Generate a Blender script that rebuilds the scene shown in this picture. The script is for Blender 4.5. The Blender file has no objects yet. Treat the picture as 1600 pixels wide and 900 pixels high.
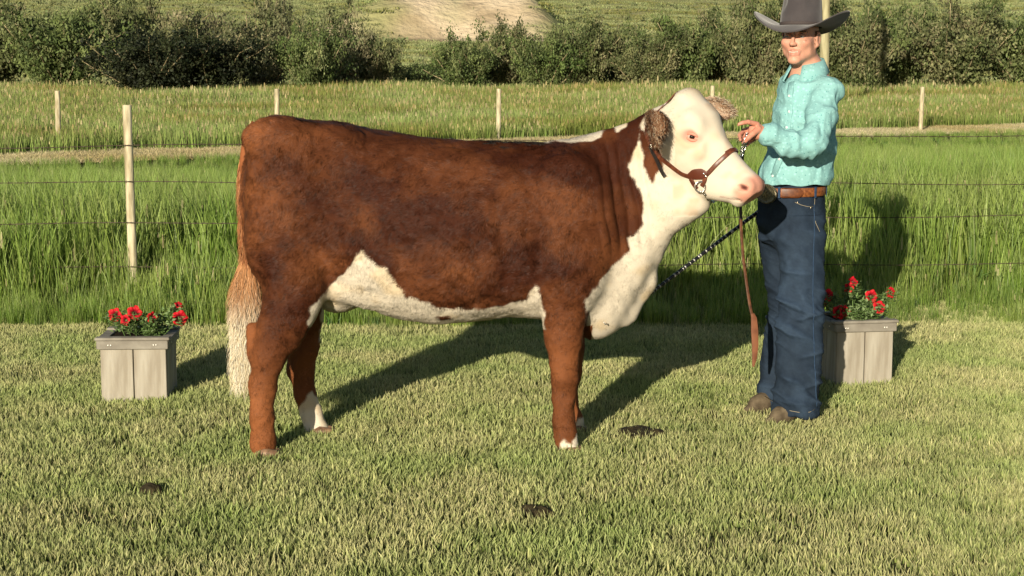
import bpy, math, random
import numpy as np
from mathutils import Vector, Matrix

random.seed(7)
RNG = np.random.default_rng(11)
SC = bpy.context.scene
COL = SC.collection

# ------------------------------------------------------------------ camera, world, sun, exposure
F_PX = 2600.0; CAM_H = 1.55; PITCH = math.atan(355 / F_PX)
cam_d = bpy.data.cameras.new('camera'); cam = bpy.data.objects.new('camera', cam_d); COL.objects.link(cam)
cam_d.sensor_width = 36.0; cam_d.lens = 36.0 * F_PX / 1600.0
cam_d.clip_start = 0.1; cam_d.clip_end = 3000
cam.location = (0, 0, CAM_H); cam.rotation_euler = (math.pi / 2 - PITCH, 0, 0)
SC.camera = cam

SUN_ELEV = math.radians(14.3)
SUN_AZ = math.atan2(0.325, 1.0)             # light travels toward (+sin, +cos)
sx, sy = math.sin(SUN_AZ), math.cos(SUN_AZ)
TO_SUN = Vector((-sx * math.cos(SUN_ELEV), -sy * math.cos(SUN_ELEV), math.sin(SUN_ELEV)))
w = bpy.data.worlds.new('World'); SC.world = w; w.use_nodes = True
nt = w.node_tree; bg = nt.nodes['Background']
sky = nt.nodes.new('ShaderNodeTexSky'); sky.sky_type = 'NISHITA'; sky.sun_disc = False
sky.sun_elevation = SUN_ELEV
sky.sun_rotation = math.atan2(TO_SUN.x, TO_SUN.y)
sky.air_density = 1.0; sky.dust_density = 0.6
nt.links.new(sky.outputs[0], bg.inputs[0]); bg.inputs[1].default_value = 0.06
sun_d = bpy.data.lights.new('sun', 'SUN'); sun = bpy.data.objects.new('sun', sun_d); COL.objects.link(sun)
sun_d.energy = 5.0; sun_d.angle = math.radians(0.5); sun_d.color = (1.0, 0.89, 0.70)
sun.rotation_euler = (-TO_SUN).to_track_quat('-Z', 'Y').to_euler()
sun.location = TO_SUN * 50
SC.view_settings.view_transform = 'Standard'; SC.view_settings.look = 'None'
SC.view_settings.exposure = 0.42; SC.view_settings.gamma = 1.0
SC.render.engine = 'CYCLES'
SC.cycles.max_bounces = 6; SC.cycles.transparent_max_bounces = 6

# ------------------------------------------------------------------ measuring helpers (used only while designing shapes)
CP, SP = math.cos(PITCH), math.sin(PITCH)
def P(px, py, Y):
    u = (px - 800) / F_PX; v = -(py - 450) / F_PX
    t = Y / (CP + v * SP)
    return np.array([t * u, Y, CAM_H + t * (-SP + v * CP)])
def G(px, py, z=0.0):
    u = (px - 800) / F_PX; v = -(py - 450) / F_PX
    t = (z - CAM_H) / (-SP + v * CP)
    return np.array([t * u, t * (CP + v * SP), z])

# ------------------------------------------------------------------ numpy noise
def _hash(ix, iy, iz, seed):
    h = (ix.astype(np.int64) * 374761393 + iy.astype(np.int64) * 668265263 + iz.astype(np.int64) * 2147483647 + seed * 974634777) & 0xffffffff
    h = ((h ^ (h >> 13)) * 1274126177) & 0xffffffff
    return ((h ^ (h >> 16)) & 0xffffff).astype(np.float64) / 0xffffff * 2 - 1
def noise(p, scale, seed=0):
    q = np.asarray(p, float) / scale
    i = np.floor(q); f = q - i; f = f * f * (3 - 2 * f)
    x0, y0, z0 = i[:, 0], i[:, 1], i[:, 2]
    r = 0
    for a in (0, 1):
        for b in (0, 1):
            for c in (0, 1):
                wgt = (f[:, 0] if a else 1 - f[:, 0]) * (f[:, 1] if b else 1 - f[:, 1]) * (f[:, 2] if c else 1 - f[:, 2])
                r = r + wgt * _hash(x0 + a, y0 + b, z0 + c, seed)
    return r
def fbm(p, scale, seed=0, octv=3):
    r = 0; amp = 1; tot = 0
    for o in range(octv):
        r = r + amp * noise(p, scale / 2 ** o, seed + 17 * o); tot += amp; amp *= .5
    return r / tot
def sstep(x, a, b):
    t = np.clip((x - a) / (b - a), 0, 1); return t * t * (3 - 2 * t)

# ------------------------------------------------------------------ mesh helpers
def npmesh(name, V, F, smooth=True):
    V = np.asarray(V, np.float32); F = np.asarray(F, np.int32)
    me = bpy.data.meshes.new(name)
    n, k = F.shape
    me.vertices.add(len(V)); me.vertices.foreach_set('co', V.ravel())
    me.loops.add(n * k); me.loops.foreach_set('vertex_index', F.ravel())
    me.polygons.add(n); me.polygons.foreach_set('loop_start', np.arange(0, n * k, k, dtype=np.int32))
    me.polygons.foreach_set('use_smooth', np.full(n, smooth))
    me.update(calc_edges=True)
    return me
def add_col(me, C, name='Col'):
    a = me.color_attributes.new(name, 'FLOAT_COLOR', 'POINT')
    C = np.asarray(C, np.float32)
    a.data.foreach_set('color', np.concatenate([C, np.ones((len(C), 1), np.float32)], 1).ravel())
def add_vec(me, Vv, name):
    a = me.attributes.new(name, 'FLOAT_VECTOR', 'POINT'); a.data.foreach_set('vector', np.asarray(Vv, np.float32).ravel())
def obj(name, me, mat=None, parent=None):
    o = bpy.data.objects.new(name, me); COL.objects.link(o)
    if mat is not None and len(me.materials) == 0: me.materials.append(mat)
    if parent is not None: o.parent = parent
    return o
def thing(name, label, cat, loc=(0, 0, 0), rz=0.0, group=None):
    o = bpy.data.objects.new(name, None); COL.objects.link(o)
    o.location = loc; o.rotation_euler = (0, 0, rz); o.empty_display_size = .1
    tag(o, label, cat, group); return o
def tag(o, label=None, cat=None, group=None, kind=None):
    if label: o['label'] = label
    if cat: o['category'] = cat
    if group: o['group'] = group
    if kind: o['kind'] = kind
    return o
def local(parent, V):
    """world points -> coordinates of a parent empty that has only location and z rotation"""
    c, s = math.cos(-parent.rotation_euler.z), math.sin(-parent.rotation_euler.z)
    V = np.asarray(V, float) - np.array(parent.location)
    return np.stack([V[:, 0] * c - V[:, 1] * s, V[:, 0] * s + V[:, 1] * c, V[:, 2]], 1)

class MB:
    """collects pieces, then links them as one mesh object"""
    def __init__(s): s.v = []; s.f = []; s.n = 0
    def add(s, V, F):
        s.v.append(np.asarray(V, float)); s.f += [tuple(int(i) + s.n for i in f) for f in F]; s.n += len(V)
    def box(s, c, d, rot=None, bev=0.0, jit=0.0):
        hx, hy, hz = d[0] / 2, d[1] / 2, d[2] / 2
        if bev <= 0:
            V = np.array([(a * hx, b * hy, e * hz) for a in (-1, 1) for b in (-1, 1) for e in (-1, 1)], float)
            F = [(0, 1, 3, 2), (4, 6, 7, 5), (0, 4, 5, 1), (2, 3, 7, 6), (0, 2, 6, 4), (1, 5, 7, 3)]
        else:
            V = []
            for e in (-1, 1):
                for ins in ((1, 0) if e < 0 else (0, 1)):
                    zz = e * (hz if ins else hz - bev); k = bev if ins else 0
                    ax, ay = hx - k, hy - k
                    for (a, b) in ((-1, -1), (1, -1), (1, 1), (-1, 1)):
                        if a * b > 0:
                            V += [(a * ax, b * (ay - bev), zz), (a * (ax - bev), b * ay, zz)]
                        else:
                            V += [(a * (ax - bev), b * ay, zz), (a * ax, b * (ay - bev), zz)]
            V = np.array(V, float)
            # order the ring by angle
            out = []
            for r in range(4):
                ring = V[r * 8:(r + 1) * 8]; out.append(ring[np.argsort(np.arctan2(ring[:, 1], ring[:, 0]))])
            V = np.concatenate(out)
            F = [tuple(range(7, -1, -1)), tuple(range(24, 32))]
            for r in range(3):
                for i in range(8):
                    j = (i + 1) % 8; F.append((r * 8 + i, r * 8 + j, r * 8 + 8 + j, r * 8 + 8 + i))
        if jit: V = V + RNG.normal(0, jit, V.shape)
        if rot is not None: V = V @ np.array(rot).T
        s.add(V + np.array(c, float), F)
    def tube(s, pts, rad, n=8, cap=True, flat=None, flatn=None):
        pts = np.asarray(pts, float); m = len(pts)
        rad = np.full(m, rad) if np.isscalar(rad) else np.asarray(rad, float)
        T = np.gradient(pts, axis=0); T /= np.linalg.norm(T, axis=1)[:, None] + 1e-12
        ref = np.array([0, 0, 1.0]) if flatn is None else np.array(flatn, float)
        if flatn is None and abs(T[0] @ ref) > .9: ref = np.array([1.0, 0, 0])
        V = []
        for i in range(m):
            a = ref - T[i] * (ref @ T[i]); a /= np.linalg.norm(a) + 1e-12; b = np.cross(T[i], a)
            if flatn is None: ref = a
            k = 1.0 if flat is None else flat
            for j in range(n):
                th = 2 * math.pi * j / n
                V.append(pts[i] + rad[i] * (math.cos(th) * a * k + math.sin(th) * b))
        F = []
        for i in range(m - 1):
            for j in range(n):
                j2 = (j + 1) % n; F.append((i * n + j, i * n + j2, (i + 1) * n + j2, (i + 1) * n + j))
        if cap: F.append(tuple(range(n - 1, -1, -1))); F.append(tuple((m - 1) * n + j for j in range(n)))
        s.add(V, F)
    def ball(s, c, r, n=8, m=6, rot=None):
        r = np.array([r, r, r], float) if np.isscalar(r) else np.array(r, float)
        V = [(0, 0, -1)]
        for i in range(1, m):
            ph = -math.pi / 2 + math.pi * i / m
            for j in range(n):
                th = 2 * math.pi * j / n; V.append((math.cos(ph) * math.cos(th), math.cos(ph) * math.sin(th), math.sin(ph)))
        V.append((0, 0, 1)); V = np.array(V) * r
        F = [(0, 1 + (j + 1) % n, 1 + j) for j in range(n)]
        for i in range(m - 2):
            for j in range(n):
                j2 = (j + 1) % n; a = 1 + i * n; F.append((a + j, a + j2, a + n + j2, a + n + j))
        last = len(V) - 1; a = 1 + (m - 2) * n
        F += [(a + j, a + (j + 1) % n, last) for j in range(n)]
        if rot is not None: V = V @ np.array(rot).T
        s.add(V + np.array(c, float), F)
    def torus(s, c, R, r, ax1, ax2, n=20, m=6):
        ax1 = np.array(ax1, float); ax1 /= np.linalg.norm(ax1); ax2 = np.array(ax2, float); ax2 -= ax1 * (ax1 @ ax2); ax2 /= np.linalg.norm(ax2)
        nn = np.cross(ax1, ax2); V = []; F = []
        for i in range(n):
            t = 2 * math.pi * i / n; d = math.cos(t) * ax1 + math.sin(t) * ax2
            for j in range(m):
                q = 2 * math.pi * j / m; V.append(np.array(c) + d * (R + r * math.cos(q)) + nn * r * math.sin(q))
        for i in range(n):
            for j in range(m):
                F.append((i * m + j, ((i + 1) % n) * m + j, ((i + 1) % n) * m + (j + 1) % m, i * m + (j + 1) % m))
        s.add(V, F)
    def mesh(s, name, smooth=True, parent=None, sharp=None):
        V = np.concatenate(s.v)
        if parent is not None: V = local(parent, V)
        me = bpy.data.meshes.new(name); me.from_pydata(V.tolist(), [], s.f); me.update()
        for p in me.polygons: p.use_smooth = smooth
        if smooth and sharp: me.set_sharp_from_angle(angle=math.radians(sharp))
        return me
    def build(s, name, mat, parent=None, smooth=True, sharp=None, world=True):
        me = s.mesh(name, smooth, parent if world else None, sharp)
        return obj(name, me, mat, parent)

# ------------------------------------------------------------------ smooth implicit bodies (numpy) + surface nets
class Field:
    def __init__(s, lo, hi, h):
        s.lo = np.array(lo, float); s.h = h
        s.n = np.ceil((np.array(hi, float) - s.lo) / h).astype(int) + 1
        s.D = np.full(tuple(s.n), 9.0, np.float32)
        s.ax = [s.lo[i] + h * np.arange(s.n[i]) for i in range(3)]
    def blk(s, lo, hi):
        a = np.clip(np.floor((np.array(lo) - s.lo) / s.h).astype(int), 0, s.n); b = np.clip(np.ceil((np.array(hi) - s.lo) / s.h).astype(int) + 1, 0, s.n)
        sl = tuple(slice(a[i], b[i]) for i in range(3))
        X = s.ax[0][sl[0]][:, None, None].astype(np.float32); Y = s.ax[1][sl[1]][None, :, None].astype(np.float32); Z = s.ax[2][sl[2]][None, None, :].astype(np.float32)
        return sl, X, Y, Z
    def comb(s, sl, d, k, sub=False):
        a = s.D[sl]
        if a.size == 0: return
        d = d.astype(np.float32)
        if sub:
            d = -d; h = np.clip(.5 - .5 * (a - d) / k, 0, 1); s.D[sl] = a * (1 - h) + d * h + k * h * (1 - h)
        else:
            h = np.clip(.5 + .5 * (a - d) / k, 0, 1); s.D[sl] = a * (1 - h) + d * h - k * h * (1 - h)
    def cone(s, a, b, r1, r2, k=.03, n=None, f=1.0, sub=False):
        a = np.array(a, float); b = np.array(b, float); m = max(r1, r2) + k + 3 * s.h
        sl, X, Y, Z = s.blk(np.minimum(a, b) - m, np.maximum(a, b) + m)
        ba = b - a; L = ba @ ba + 1e-12
        px, py, pz = X - a[0], Y - a[1], Z - a[2]
        t = np.clip((px * ba[0] + py * ba[1] + pz * ba[2]) / L, 0, 1)
        qx, qy, qz = px - t * ba[0], py - t * ba[1], pz - t * ba[2]
        q2 = qx * qx + qy * qy + qz * qz
        if n is not None:
            dn = qx * n[0] + qy * n[1] + qz * n[2]; q2 = q2 + (f * f - 1) * dn * dn
        s.comb(sl, np.sqrt(q2) - (r1 + (r2 - r1) * t), k, sub)
    def chain(s, pts, rad, k=.03, n=None, f=1.0):
        for i in range(len(pts) - 1): s.cone(pts[i], pts[i + 1], rad[i], rad[i + 1], k, n, f)
    def ell(s, c, r, R=None, k=.03, sub=False):
        c = np.array(c, float); r = np.array(r, float); m = r.max() + k + 3 * s.h
        R = np.eye(3) if R is None else np.array(R, float)          # columns = axes
        ext = np.sqrt(((R * r[None, :]) ** 2).sum(1)) + k + 3 * s.h
        sl, X, Y, Z = s.blk(c - ext, c + ext)
        px, py, pz = X - c[0], Y - c[1], Z - c[2]
        k0 = 0; k1 = 0
        for i in range(3):
            q = px * R[0, i] + py * R[1, i] + pz * R[2, i]
            k0 = k0 + (q / r[i]) ** 2; k1 = k1 + (q / r[i] ** 2) ** 2
        k0 = np.sqrt(k0); k1 = np.sqrt(k1) + 1e-6
        s.comb(sl, k0 * (k0 - 1) / k1, k, sub)
    def loft(s, O, A, N, S, st, k=.03, ex=2.2, pear=0.0, dense=160, sm=3):
        """sections along A: st rows (u, top, bottom, halfwidth[, side offset]); N = up of section, S = side"""
        st = np.array(st, float)
        if st.shape[1] == 4: st = np.concatenate([st, np.zeros((len(st), 1))], 1)
        uu = np.linspace(st[0, 0], st[-1, 0], dense); cols = []
        for c in range(1, 5):
            y = np.interp(uu, st[:, 0], st[:, c]); yp = np.pad(y, sm * 2, mode='edge')
            ker = np.hanning(sm * 4 + 3)[1:-1]; ker /= ker.sum(); y = np.convolve(yp, ker, 'valid'); cols.append(y)
        O, A, N, S = [np.array(v, float) for v in (O, A, N, S)]
        u0, u1 = st[0, 0], st[-1, 0]
        cor = [O + A * u + N * ww + S * q for u in (u0, u1) for ww in (st[:, 1].max(), st[:, 2].min()) for q in (-st[:, 3].max() * 1.3 + st[:, 4].min(), st[:, 3].max() * 1.3 + st[:, 4].max())]
        cor = np.array(cor); m = k + 3 * s.h + .02
        sl, X, Y, Z = s.blk(cor.min(0) - m, cor.max(0) + m)
        px, py, pz = X - O[0], Y - O[1], Z - O[2]
        u = px * A[0] + py * A[1] + pz * A[2]; wv = px * N[0] + py * N[1] + pz * N[2]; q = px * S[0] + py * S[1] + pz * S[2]
        uc = np.clip(u, u0, u1); du = np.abs(u - uc)
        it = lambda y: np.interp(uc.ravel(), uu, y).reshape(uc.shape).astype(np.float32)
        top, bot, hw, so = [it(y) for y in cols]
        zc = (top + bot) / 2; hh = (top - bot) / 2; zz = (wv - zc) / hh
        hw = hw * (1 - pear * np.clip(zz, -1, 1)); qq = (q - so)
        f = (np.abs(qq / hw) ** ex + np.abs(zz) ** ex) ** (1 / ex) + 1e-5
        rad = np.sqrt(qq ** 2 + (wv - zc) ** 2) / f
        d = (f - 1) * np.maximum(rad, 1e-3)
        d = np.where(du > 0, np.sqrt(np.maximum(d, 0) ** 2 + du ** 2) + np.minimum(d, 0) * (du <= 0), d)
        s.comb(sl, d, k)
    def mesh(s):
        D = s.D; S = D < 0
        n0, n1, n2 = D.shape
        cnt = np.zeros((n0 - 1, n1 - 1, n2 - 1), np.int8)
        for a in (0, 1):
            for b in (0, 1):
                for c in (0, 1): cnt += S[a:n0 - 1 + a, b:n1 - 1 + b, c:n2 - 1 + c]
        act = (cnt > 0) & (cnt < 8); I = np.argwhere(act); idx = np.full(act.shape, -1, np.int32); idx[act] = np.arange(len(I))
        pos = np.zeros((len(I), 3)); num = np.zeros(len(I))
        cs = [(a, b, c) for a in (0, 1) for b in (0, 1) for c in (0, 1)]
        val = {c: D[I[:, 0] + c[0], I[:, 1] + c[1], I[:, 2] + c[2]] for c in cs}
        for c in cs:
            for ax in range(3):
                if c[ax] == 0:
                    e = list(c); e[ax] = 1; e = tuple(e); va, vb = val[c], val[e]; m = (va < 0) != (vb < 0)
                    t = va[m] / (va[m] - vb[m]); p = np.tile(np.array(c, float), (m.sum(), 1)); p[:, ax] = t
                    pos[m] += p; num[m] += 1
        V = s.lo + s.h * (I + pos / num[:, None])
        Fs = []
        for ax in range(3):
            A = np.swapaxes(S, 0, ax) if ax else S
            sl0 = [slice(None)] * 3; sl1 = [slice(None)] * 3; sl0[ax] = slice(0, -1); sl1[ax] = slice(1, None)
            ch = S[tuple(sl0)] != S[tuple(sl1)]; E = np.argwhere(ch)
            b, c = (ax + 1) % 3, (ax + 2) % 3
            E = E[(E[:, b] > 0) & (E[:, c] > 0) & (E[:, b] < S.shape[b] - 1) & (E[:, c] < S.shape[c] - 1)]
            ins = S[E[:, 0], E[:, 1], E[:, 2]]
            def cell(db, dc):
                q = E.copy(); q[:, b] += db; q[:, c] += dc; return idx[q[:, 0], q[:, 1], q[:, 2]]
            quad = np.stack([cell(-1, -1), cell(0, -1), cell(0, 0), cell(-1, 0)], 1)
            quad[~ins] = quad[~ins][:, ::-1]; Fs.append(quad)
        F = np.concatenate(Fs); F = F[(F >= 0).all(1)]
        return V, F
def vnormals(V, F):
    a, b, c, d = V[F[:, 0]], V[F[:, 1]], V[F[:, 2]], V[F[:, 3]]
    n = np.cross(c - a, d - b); N = np.zeros_like(V)
    for i in range(4): np.add.at(N, F[:, i], n)
    return N / (np.linalg.norm(N, axis=1)[:, None] + 1e-12)
def smooth_v(V, F, it=2, lam=.5):
    E = np.concatenate([F[:, [0, 1]], F[:, [1, 2]], F[:, [2, 3]], F[:, [3, 0]]]); E = np.concatenate([E, E[:, ::-1]])
    deg = np.bincount(E[:, 0], minlength=len(V)).astype(float) + 1e-9
    for _ in range(it):
        acc = np.stack([np.bincount(E[:, 0], V[E[:, 1], c], minlength=len(V)) for c in range(3)], 1)
        V = V + lam * (acc / deg[:, None] - V)
    return V

# ------------------------------------------------------------------ materials
def lin(r, g, b):
    f = lambda c: (c / 255 / 12.92) if c / 255 <= .04045 else ((c / 255 + .055) / 1.055) ** 2.4
    return (f(r), f(g), f(b))
def mat(name, base=(.5, .5, .5), rough=.7, spec=.3, metal=0.0, c2=None, ns=20.0, nd=4.0, bump=0.0, bs=60.0, bd=.01, sub=0.0, stretch=None, contrast=(.35, .65), sheen=0.0):
    m = bpy.data.materials.new(name); m.use_nodes = True; t = m.node_tree; b = t.nodes['Principled BSDF']
    b.inputs['Base Color'].default_value = (*base, 1); b.inputs['Roughness'].default_value = rough
    b.inputs['Specular IOR Level'].default_value = spec; b.inputs['Metallic'].default_value = metal
    if sheen: b.inputs['Sheen Weight'].default_value = sheen
    tc = t.nodes.new('ShaderNodeTexCoord'); src = tc.outputs['Object']
    if stretch:
        mp = t.nodes.new('ShaderNodeMapping'); mp.inputs['Scale'].default_value = stretch; t.links.new(src, mp.inputs[0]); src = mp.outputs[0]
    if c2 is not None:
        n = t.nodes.new('ShaderNodeTexNoise'); n.inputs['Scale'].default_value = ns; n.inputs['Detail'].default_value = nd
        r = t.nodes.new('ShaderNodeMapRange'); r.inputs[1].default_value = contrast[0]; r.inputs[2].default_value = contrast[1]
        x = t.nodes.new('ShaderNodeMix'); x.data_type = 'RGBA'; x.inputs[6].default_value = (*base, 1); x.inputs[7].default_value = (*c2, 1)
        t.links.new(src, n.inputs[0]); t.links.new(n.outputs[0], r.inputs[0]); t.links.new(r.outputs[0], x.inputs[0]); t.links.new(x.outputs[2], b.inputs['Base Color'])
    if bump:
        n = t.nodes.new('ShaderNodeTexNoise'); n.inputs['Scale'].default_value = bs; n.inputs['Detail'].default_value = 4
        bp = t.nodes.new('ShaderNodeBump'); bp.inputs['Strength'].default_value = bump; bp.inputs['Distance'].default_value = bd
        t.links.new(src, n.inputs[0]); t.links.new(n.outputs[0], bp.inputs['Height']); t.links.new(bp.outputs[0], b.inputs['Normal'])
    return m
def attr_mat(name, rough=.75, spec=.2, normal_attr=None, trans=0.0, jitter=0.0, sheen=0.0, patch=None, nflip=False):
    """colour from the mesh attribute Col; optional shading normal attribute, translucency, per-instance variation"""
    m = bpy.data.materials.new(name); m.use_nodes = True; t = m.node_tree; b = t.nodes['Principled BSDF']
    b.inputs['Roughness'].default_value = rough; b.inputs['Specular IOR Level'].default_value = spec
    if sheen: b.inputs['Sheen Weight'].default_value = sheen; b.inputs['Sheen Roughness'].default_value = .4
    a = t.nodes.new('ShaderNodeAttribute'); a.attribute_name = 'Col'; col = a.outputs['Color']
    if jitter:
        oi = t.nodes.new('ShaderNodeObjectInfo'); hs = t.nodes.new('ShaderNodeHueSaturation')
        r = t.nodes.new('ShaderNodeMapRange'); r.inputs[3].default_value = 1 - jitter; r.inputs[4].default_value = 1 + jitter
        t.links.new(oi.outputs['Random'], r.inputs[0]); t.links.new(r.outputs[0], hs.inputs['Value']); t.links.new(col, hs.inputs['Color']); col = hs.outputs[0]
    if patch:
        pc, scale, lo, hi = patch
        g = t.nodes.new('ShaderNodeNewGeometry'); n = t.nodes.new('ShaderNodeTexNoise'); n.inputs['Scale'].default_value = scale; n.inputs['Detail'].default_value = 4
        r = t.nodes.new('ShaderNodeMapRange'); r.inputs[1].default_value = lo; r.inputs[2].default_value = hi
        x = t.nodes.new('ShaderNodeMix'); x.data_type = 'RGBA'; x.blend_type = 'MULTIPLY'; x.inputs[7].default_value = (*pc, 1)
        t.links.new(g.outputs['Position'], n.inputs[0]); t.links.new(n.outputs[0], r.inputs[0]); t.links.new(r.outputs[0], x.inputs[0]); t.links.new(col, x.inputs[6]); col = x.outputs[2]
    t.links.new(col, b.inputs['Base Color'])
    if normal_attr:
        na = t.nodes.new('ShaderNodeAttribute'); na.attribute_name = normal_attr
        vt = t.nodes.new('ShaderNodeVectorTransform'); vt.vector_type = 'NORMAL'; vt.convert_from = 'OBJECT'; vt.convert_to = 'WORLD'
        t.links.new(na.outputs['Vector'], vt.inputs[0]); t.links.new(vt.outputs[0], b.inputs['Normal'])
    if trans:
        tr = t.nodes.new('ShaderNodeBsdfTranslucent'); mx = t.nodes.new('ShaderNodeMixShader'); mx.inputs[0].default_value = trans
        t.links.new(col, tr.inputs[0]); t.links.new(b.outputs[0], mx.inputs[1]); t.links.new(tr.outputs[0], mx.inputs[2])
        t.links.new(mx.outputs[0], t.nodes['Material Output'].inputs[0])
    return m
# ================================================================== SETTING
def hill_h(x, y):
    p = np.stack([x, y, np.zeros_like(x)], 1)
    base = sstep(y, 105, 175) * 3.2 + np.maximum(y - 170, 0) * .085 + sstep(y, 300, 900) * 50
    base = base + sstep(y, 110, 240) * (fbm(p, 60, 3) * 3.0 + fbm(p, 18, 9) * .8)
    # eroded bank
    m = bank_mask(x, y); wob = fbm(p, 9, 21) * 2.5
    step = sstep(y + wob + np.abs(x + 6) * .25, 172, 182) * 3.6 * sstep(x, -22, -13) * (1 - sstep(x, 1.5, 6.5))
    back = 1 - sstep(y, 182, 225)
    return base + step * back + m * fbm(p, 5.0, 5) * .5
def bank_mask(x, y):
    p = np.stack([x, y, np.zeros_like(x)], 1)
    m = sstep(x, -13.5, -9.5) * (1 - sstep(x + .25 * (y - 175), 0.5, 5.0)) * sstep(y, 163, 169) * (1 - sstep(y, 186, 198))
    m2 = sstep(x, -22, -20) * (1 - sstep(x, -18, -15.5)) * sstep(y, 168, 174) * (1 - sstep(y, 180, 190)) * .65
    return np.clip(np.maximum(m, m2) + fbm(p, 3.2, 31) * .75 * (np.maximum(m, m2) > .05), 0, 1)

def grid_mesh(name, xs, ys, hf):
    X, Y = np.meshgrid(xs, ys, indexing='ij'); x, y = X.ravel(), Y.ravel(); z = hf(x, y)
    nx, ny = len(xs), len(ys); i = np.arange(nx - 1)[:, None] * ny + np.arange(ny - 1)[None, :]; i = i.ravel()
    F = np.stack([i, i + ny, i + ny + 1, i + 1], 1)
    return npmesh(name, np.stack([x, y, z], 1), F), x, y, z

# ground: soil and thatch under the grass, one sheet to the horizon
xs = np.concatenate([-np.geomspace(900, 14, 30), np.linspace(-12, 12, 97), np.geomspace(14, 900, 30)])
ys = np.concatenate([-np.geomspace(300, 3, 12), np.linspace(0, 14, 57), np.geomspace(15, 1500, 60)])
def gz(x, y):
    p = np.stack([x, y, np.zeros_like(x)], 1)
    return np.where(np.hypot(x, y) < 40, fbm(p, 1.2, 4) * .006, 0) - sstep(np.hypot(x, y - 0), 90, 110) * .6
me, gx, gy, gzv = grid_mesh('ground', xs, ys, gz)
p3 = np.stack([gx, gy, gx * 0], 1); nz = fbm(p3, .35, 2)[:, None] * .5 + .5
soil = np.array([.045, .042, .018]) * (1 - nz) + np.array([.075, .08, .03]) * nz
add_col(me, soil)
gm = attr_mat('thatch_soil', rough=.95, spec=.05)
tag(obj('ground', me, gm), kind='structure')

# dirt track beyond the tall grass
def strip(name, pts, widths, z, mat_, seg=40):
    pts = np.array(pts, float); t = np.linspace(0, 1, len(pts)); tt = np.linspace(0, 1, seg)
    cx = np.interp(tt, t, pts[:, 0]); cy = np.interp(tt, t, pts[:, 1]); wd = np.interp(tt, t, widths)
    V = []; F = []; m = 7
    for i in range(seg):
        for j in range(m):
            q = (j / (m - 1) - .5) * wd[i]; e = noise(np.array([[cx[i] * .7, j * 3.1, 0]]), 1.0, 8)[0] * .25 * (j in (0, m - 1))
            V.append((cx[i], cy[i] + q + e, z + .012 * math.sin(j * 2.1)))
    for i in range(seg - 1):
        for j in range(m - 1): F.append((i * m + j, (i + 1) * m + j, (i + 1) * m + j + 1, i * m + j + 1))
    return npmesh(name, V, F)
tm = mat('dry_track', lin(205, 190, 150), .95, .05, c2=lin(165, 150, 105), ns=1.4, bump=.5, bs=9, bd=.05)
# the track is banked a little, as a low graded berm
def track_c(x): return 27.0 + (x + 6) * .62
tv = strip('dirt_track', [(-30, track_c(-30)), (30, track_c(30))], [3.2, 3.2], .05, tm, 90)
tag(obj('dirt_track', tv, tm), kind='structure')

# hills
xs = np.linspace(-170, 170, 260); ys = np.concatenate([np.linspace(102, 240, 200), np.geomspace(243, 1400, 50)])
me, hx, hy, hz = grid_mesh('hills', xs, ys, lambda x, y: hill_h(x, y) - .8 * (1 - sstep(y, 102, 112)))
bk = bank_mask(hx, hy); p3 = np.stack([hx, hy, hx * 0], 1)
n1 = (fbm(p3, 14, 6) * .5 + .5)[:, None]; n2 = (fbm(p3, 2.5, 12) * .5 + .5)[:, None]
gcol = np.array([.27, .29, .12]) * (1 - n1) + np.array([.36, .33, .17]) * n1
n4 = np.clip((fbm(p3 * np.array([1, 1.3, 1]), 4.5, 77) + fbm(p3, 2.6, 79) * .5) * 1.3 + .62, 0, 1)[:, None]
scol = np.array([.30, .23, .14]) * (1 - n4) + np.array([.60, .49, .34]) * n4
add_col(me, gcol * (1 - bk[:, None]) + scol * bk[:, None])
hm = attr_mat('hill_turf', rough=.95, spec=.05)
t = hm.node_tree; nn = t.nodes.new('ShaderNodeTexNoise'); nn.inputs['Scale'].default_value = 1.2; nn.inputs['Detail'].default_value = 6
gg = t.nodes.new('ShaderNodeNewGeometry'); bp = t.nodes.new('ShaderNodeBump'); bp.inputs['Strength'].default_value = .9; bp.inputs['Distance'].default_value = .4
t.links.new(gg.outputs['Position'], nn.inputs[0]); t.links.new(nn.outputs[0], bp.inputs['Height']); t.links.new(bp.outputs[0], t.nodes['Principled BSDF'].inputs['Normal'])
tag(obj('hills', me, hm), kind='structure')

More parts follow.
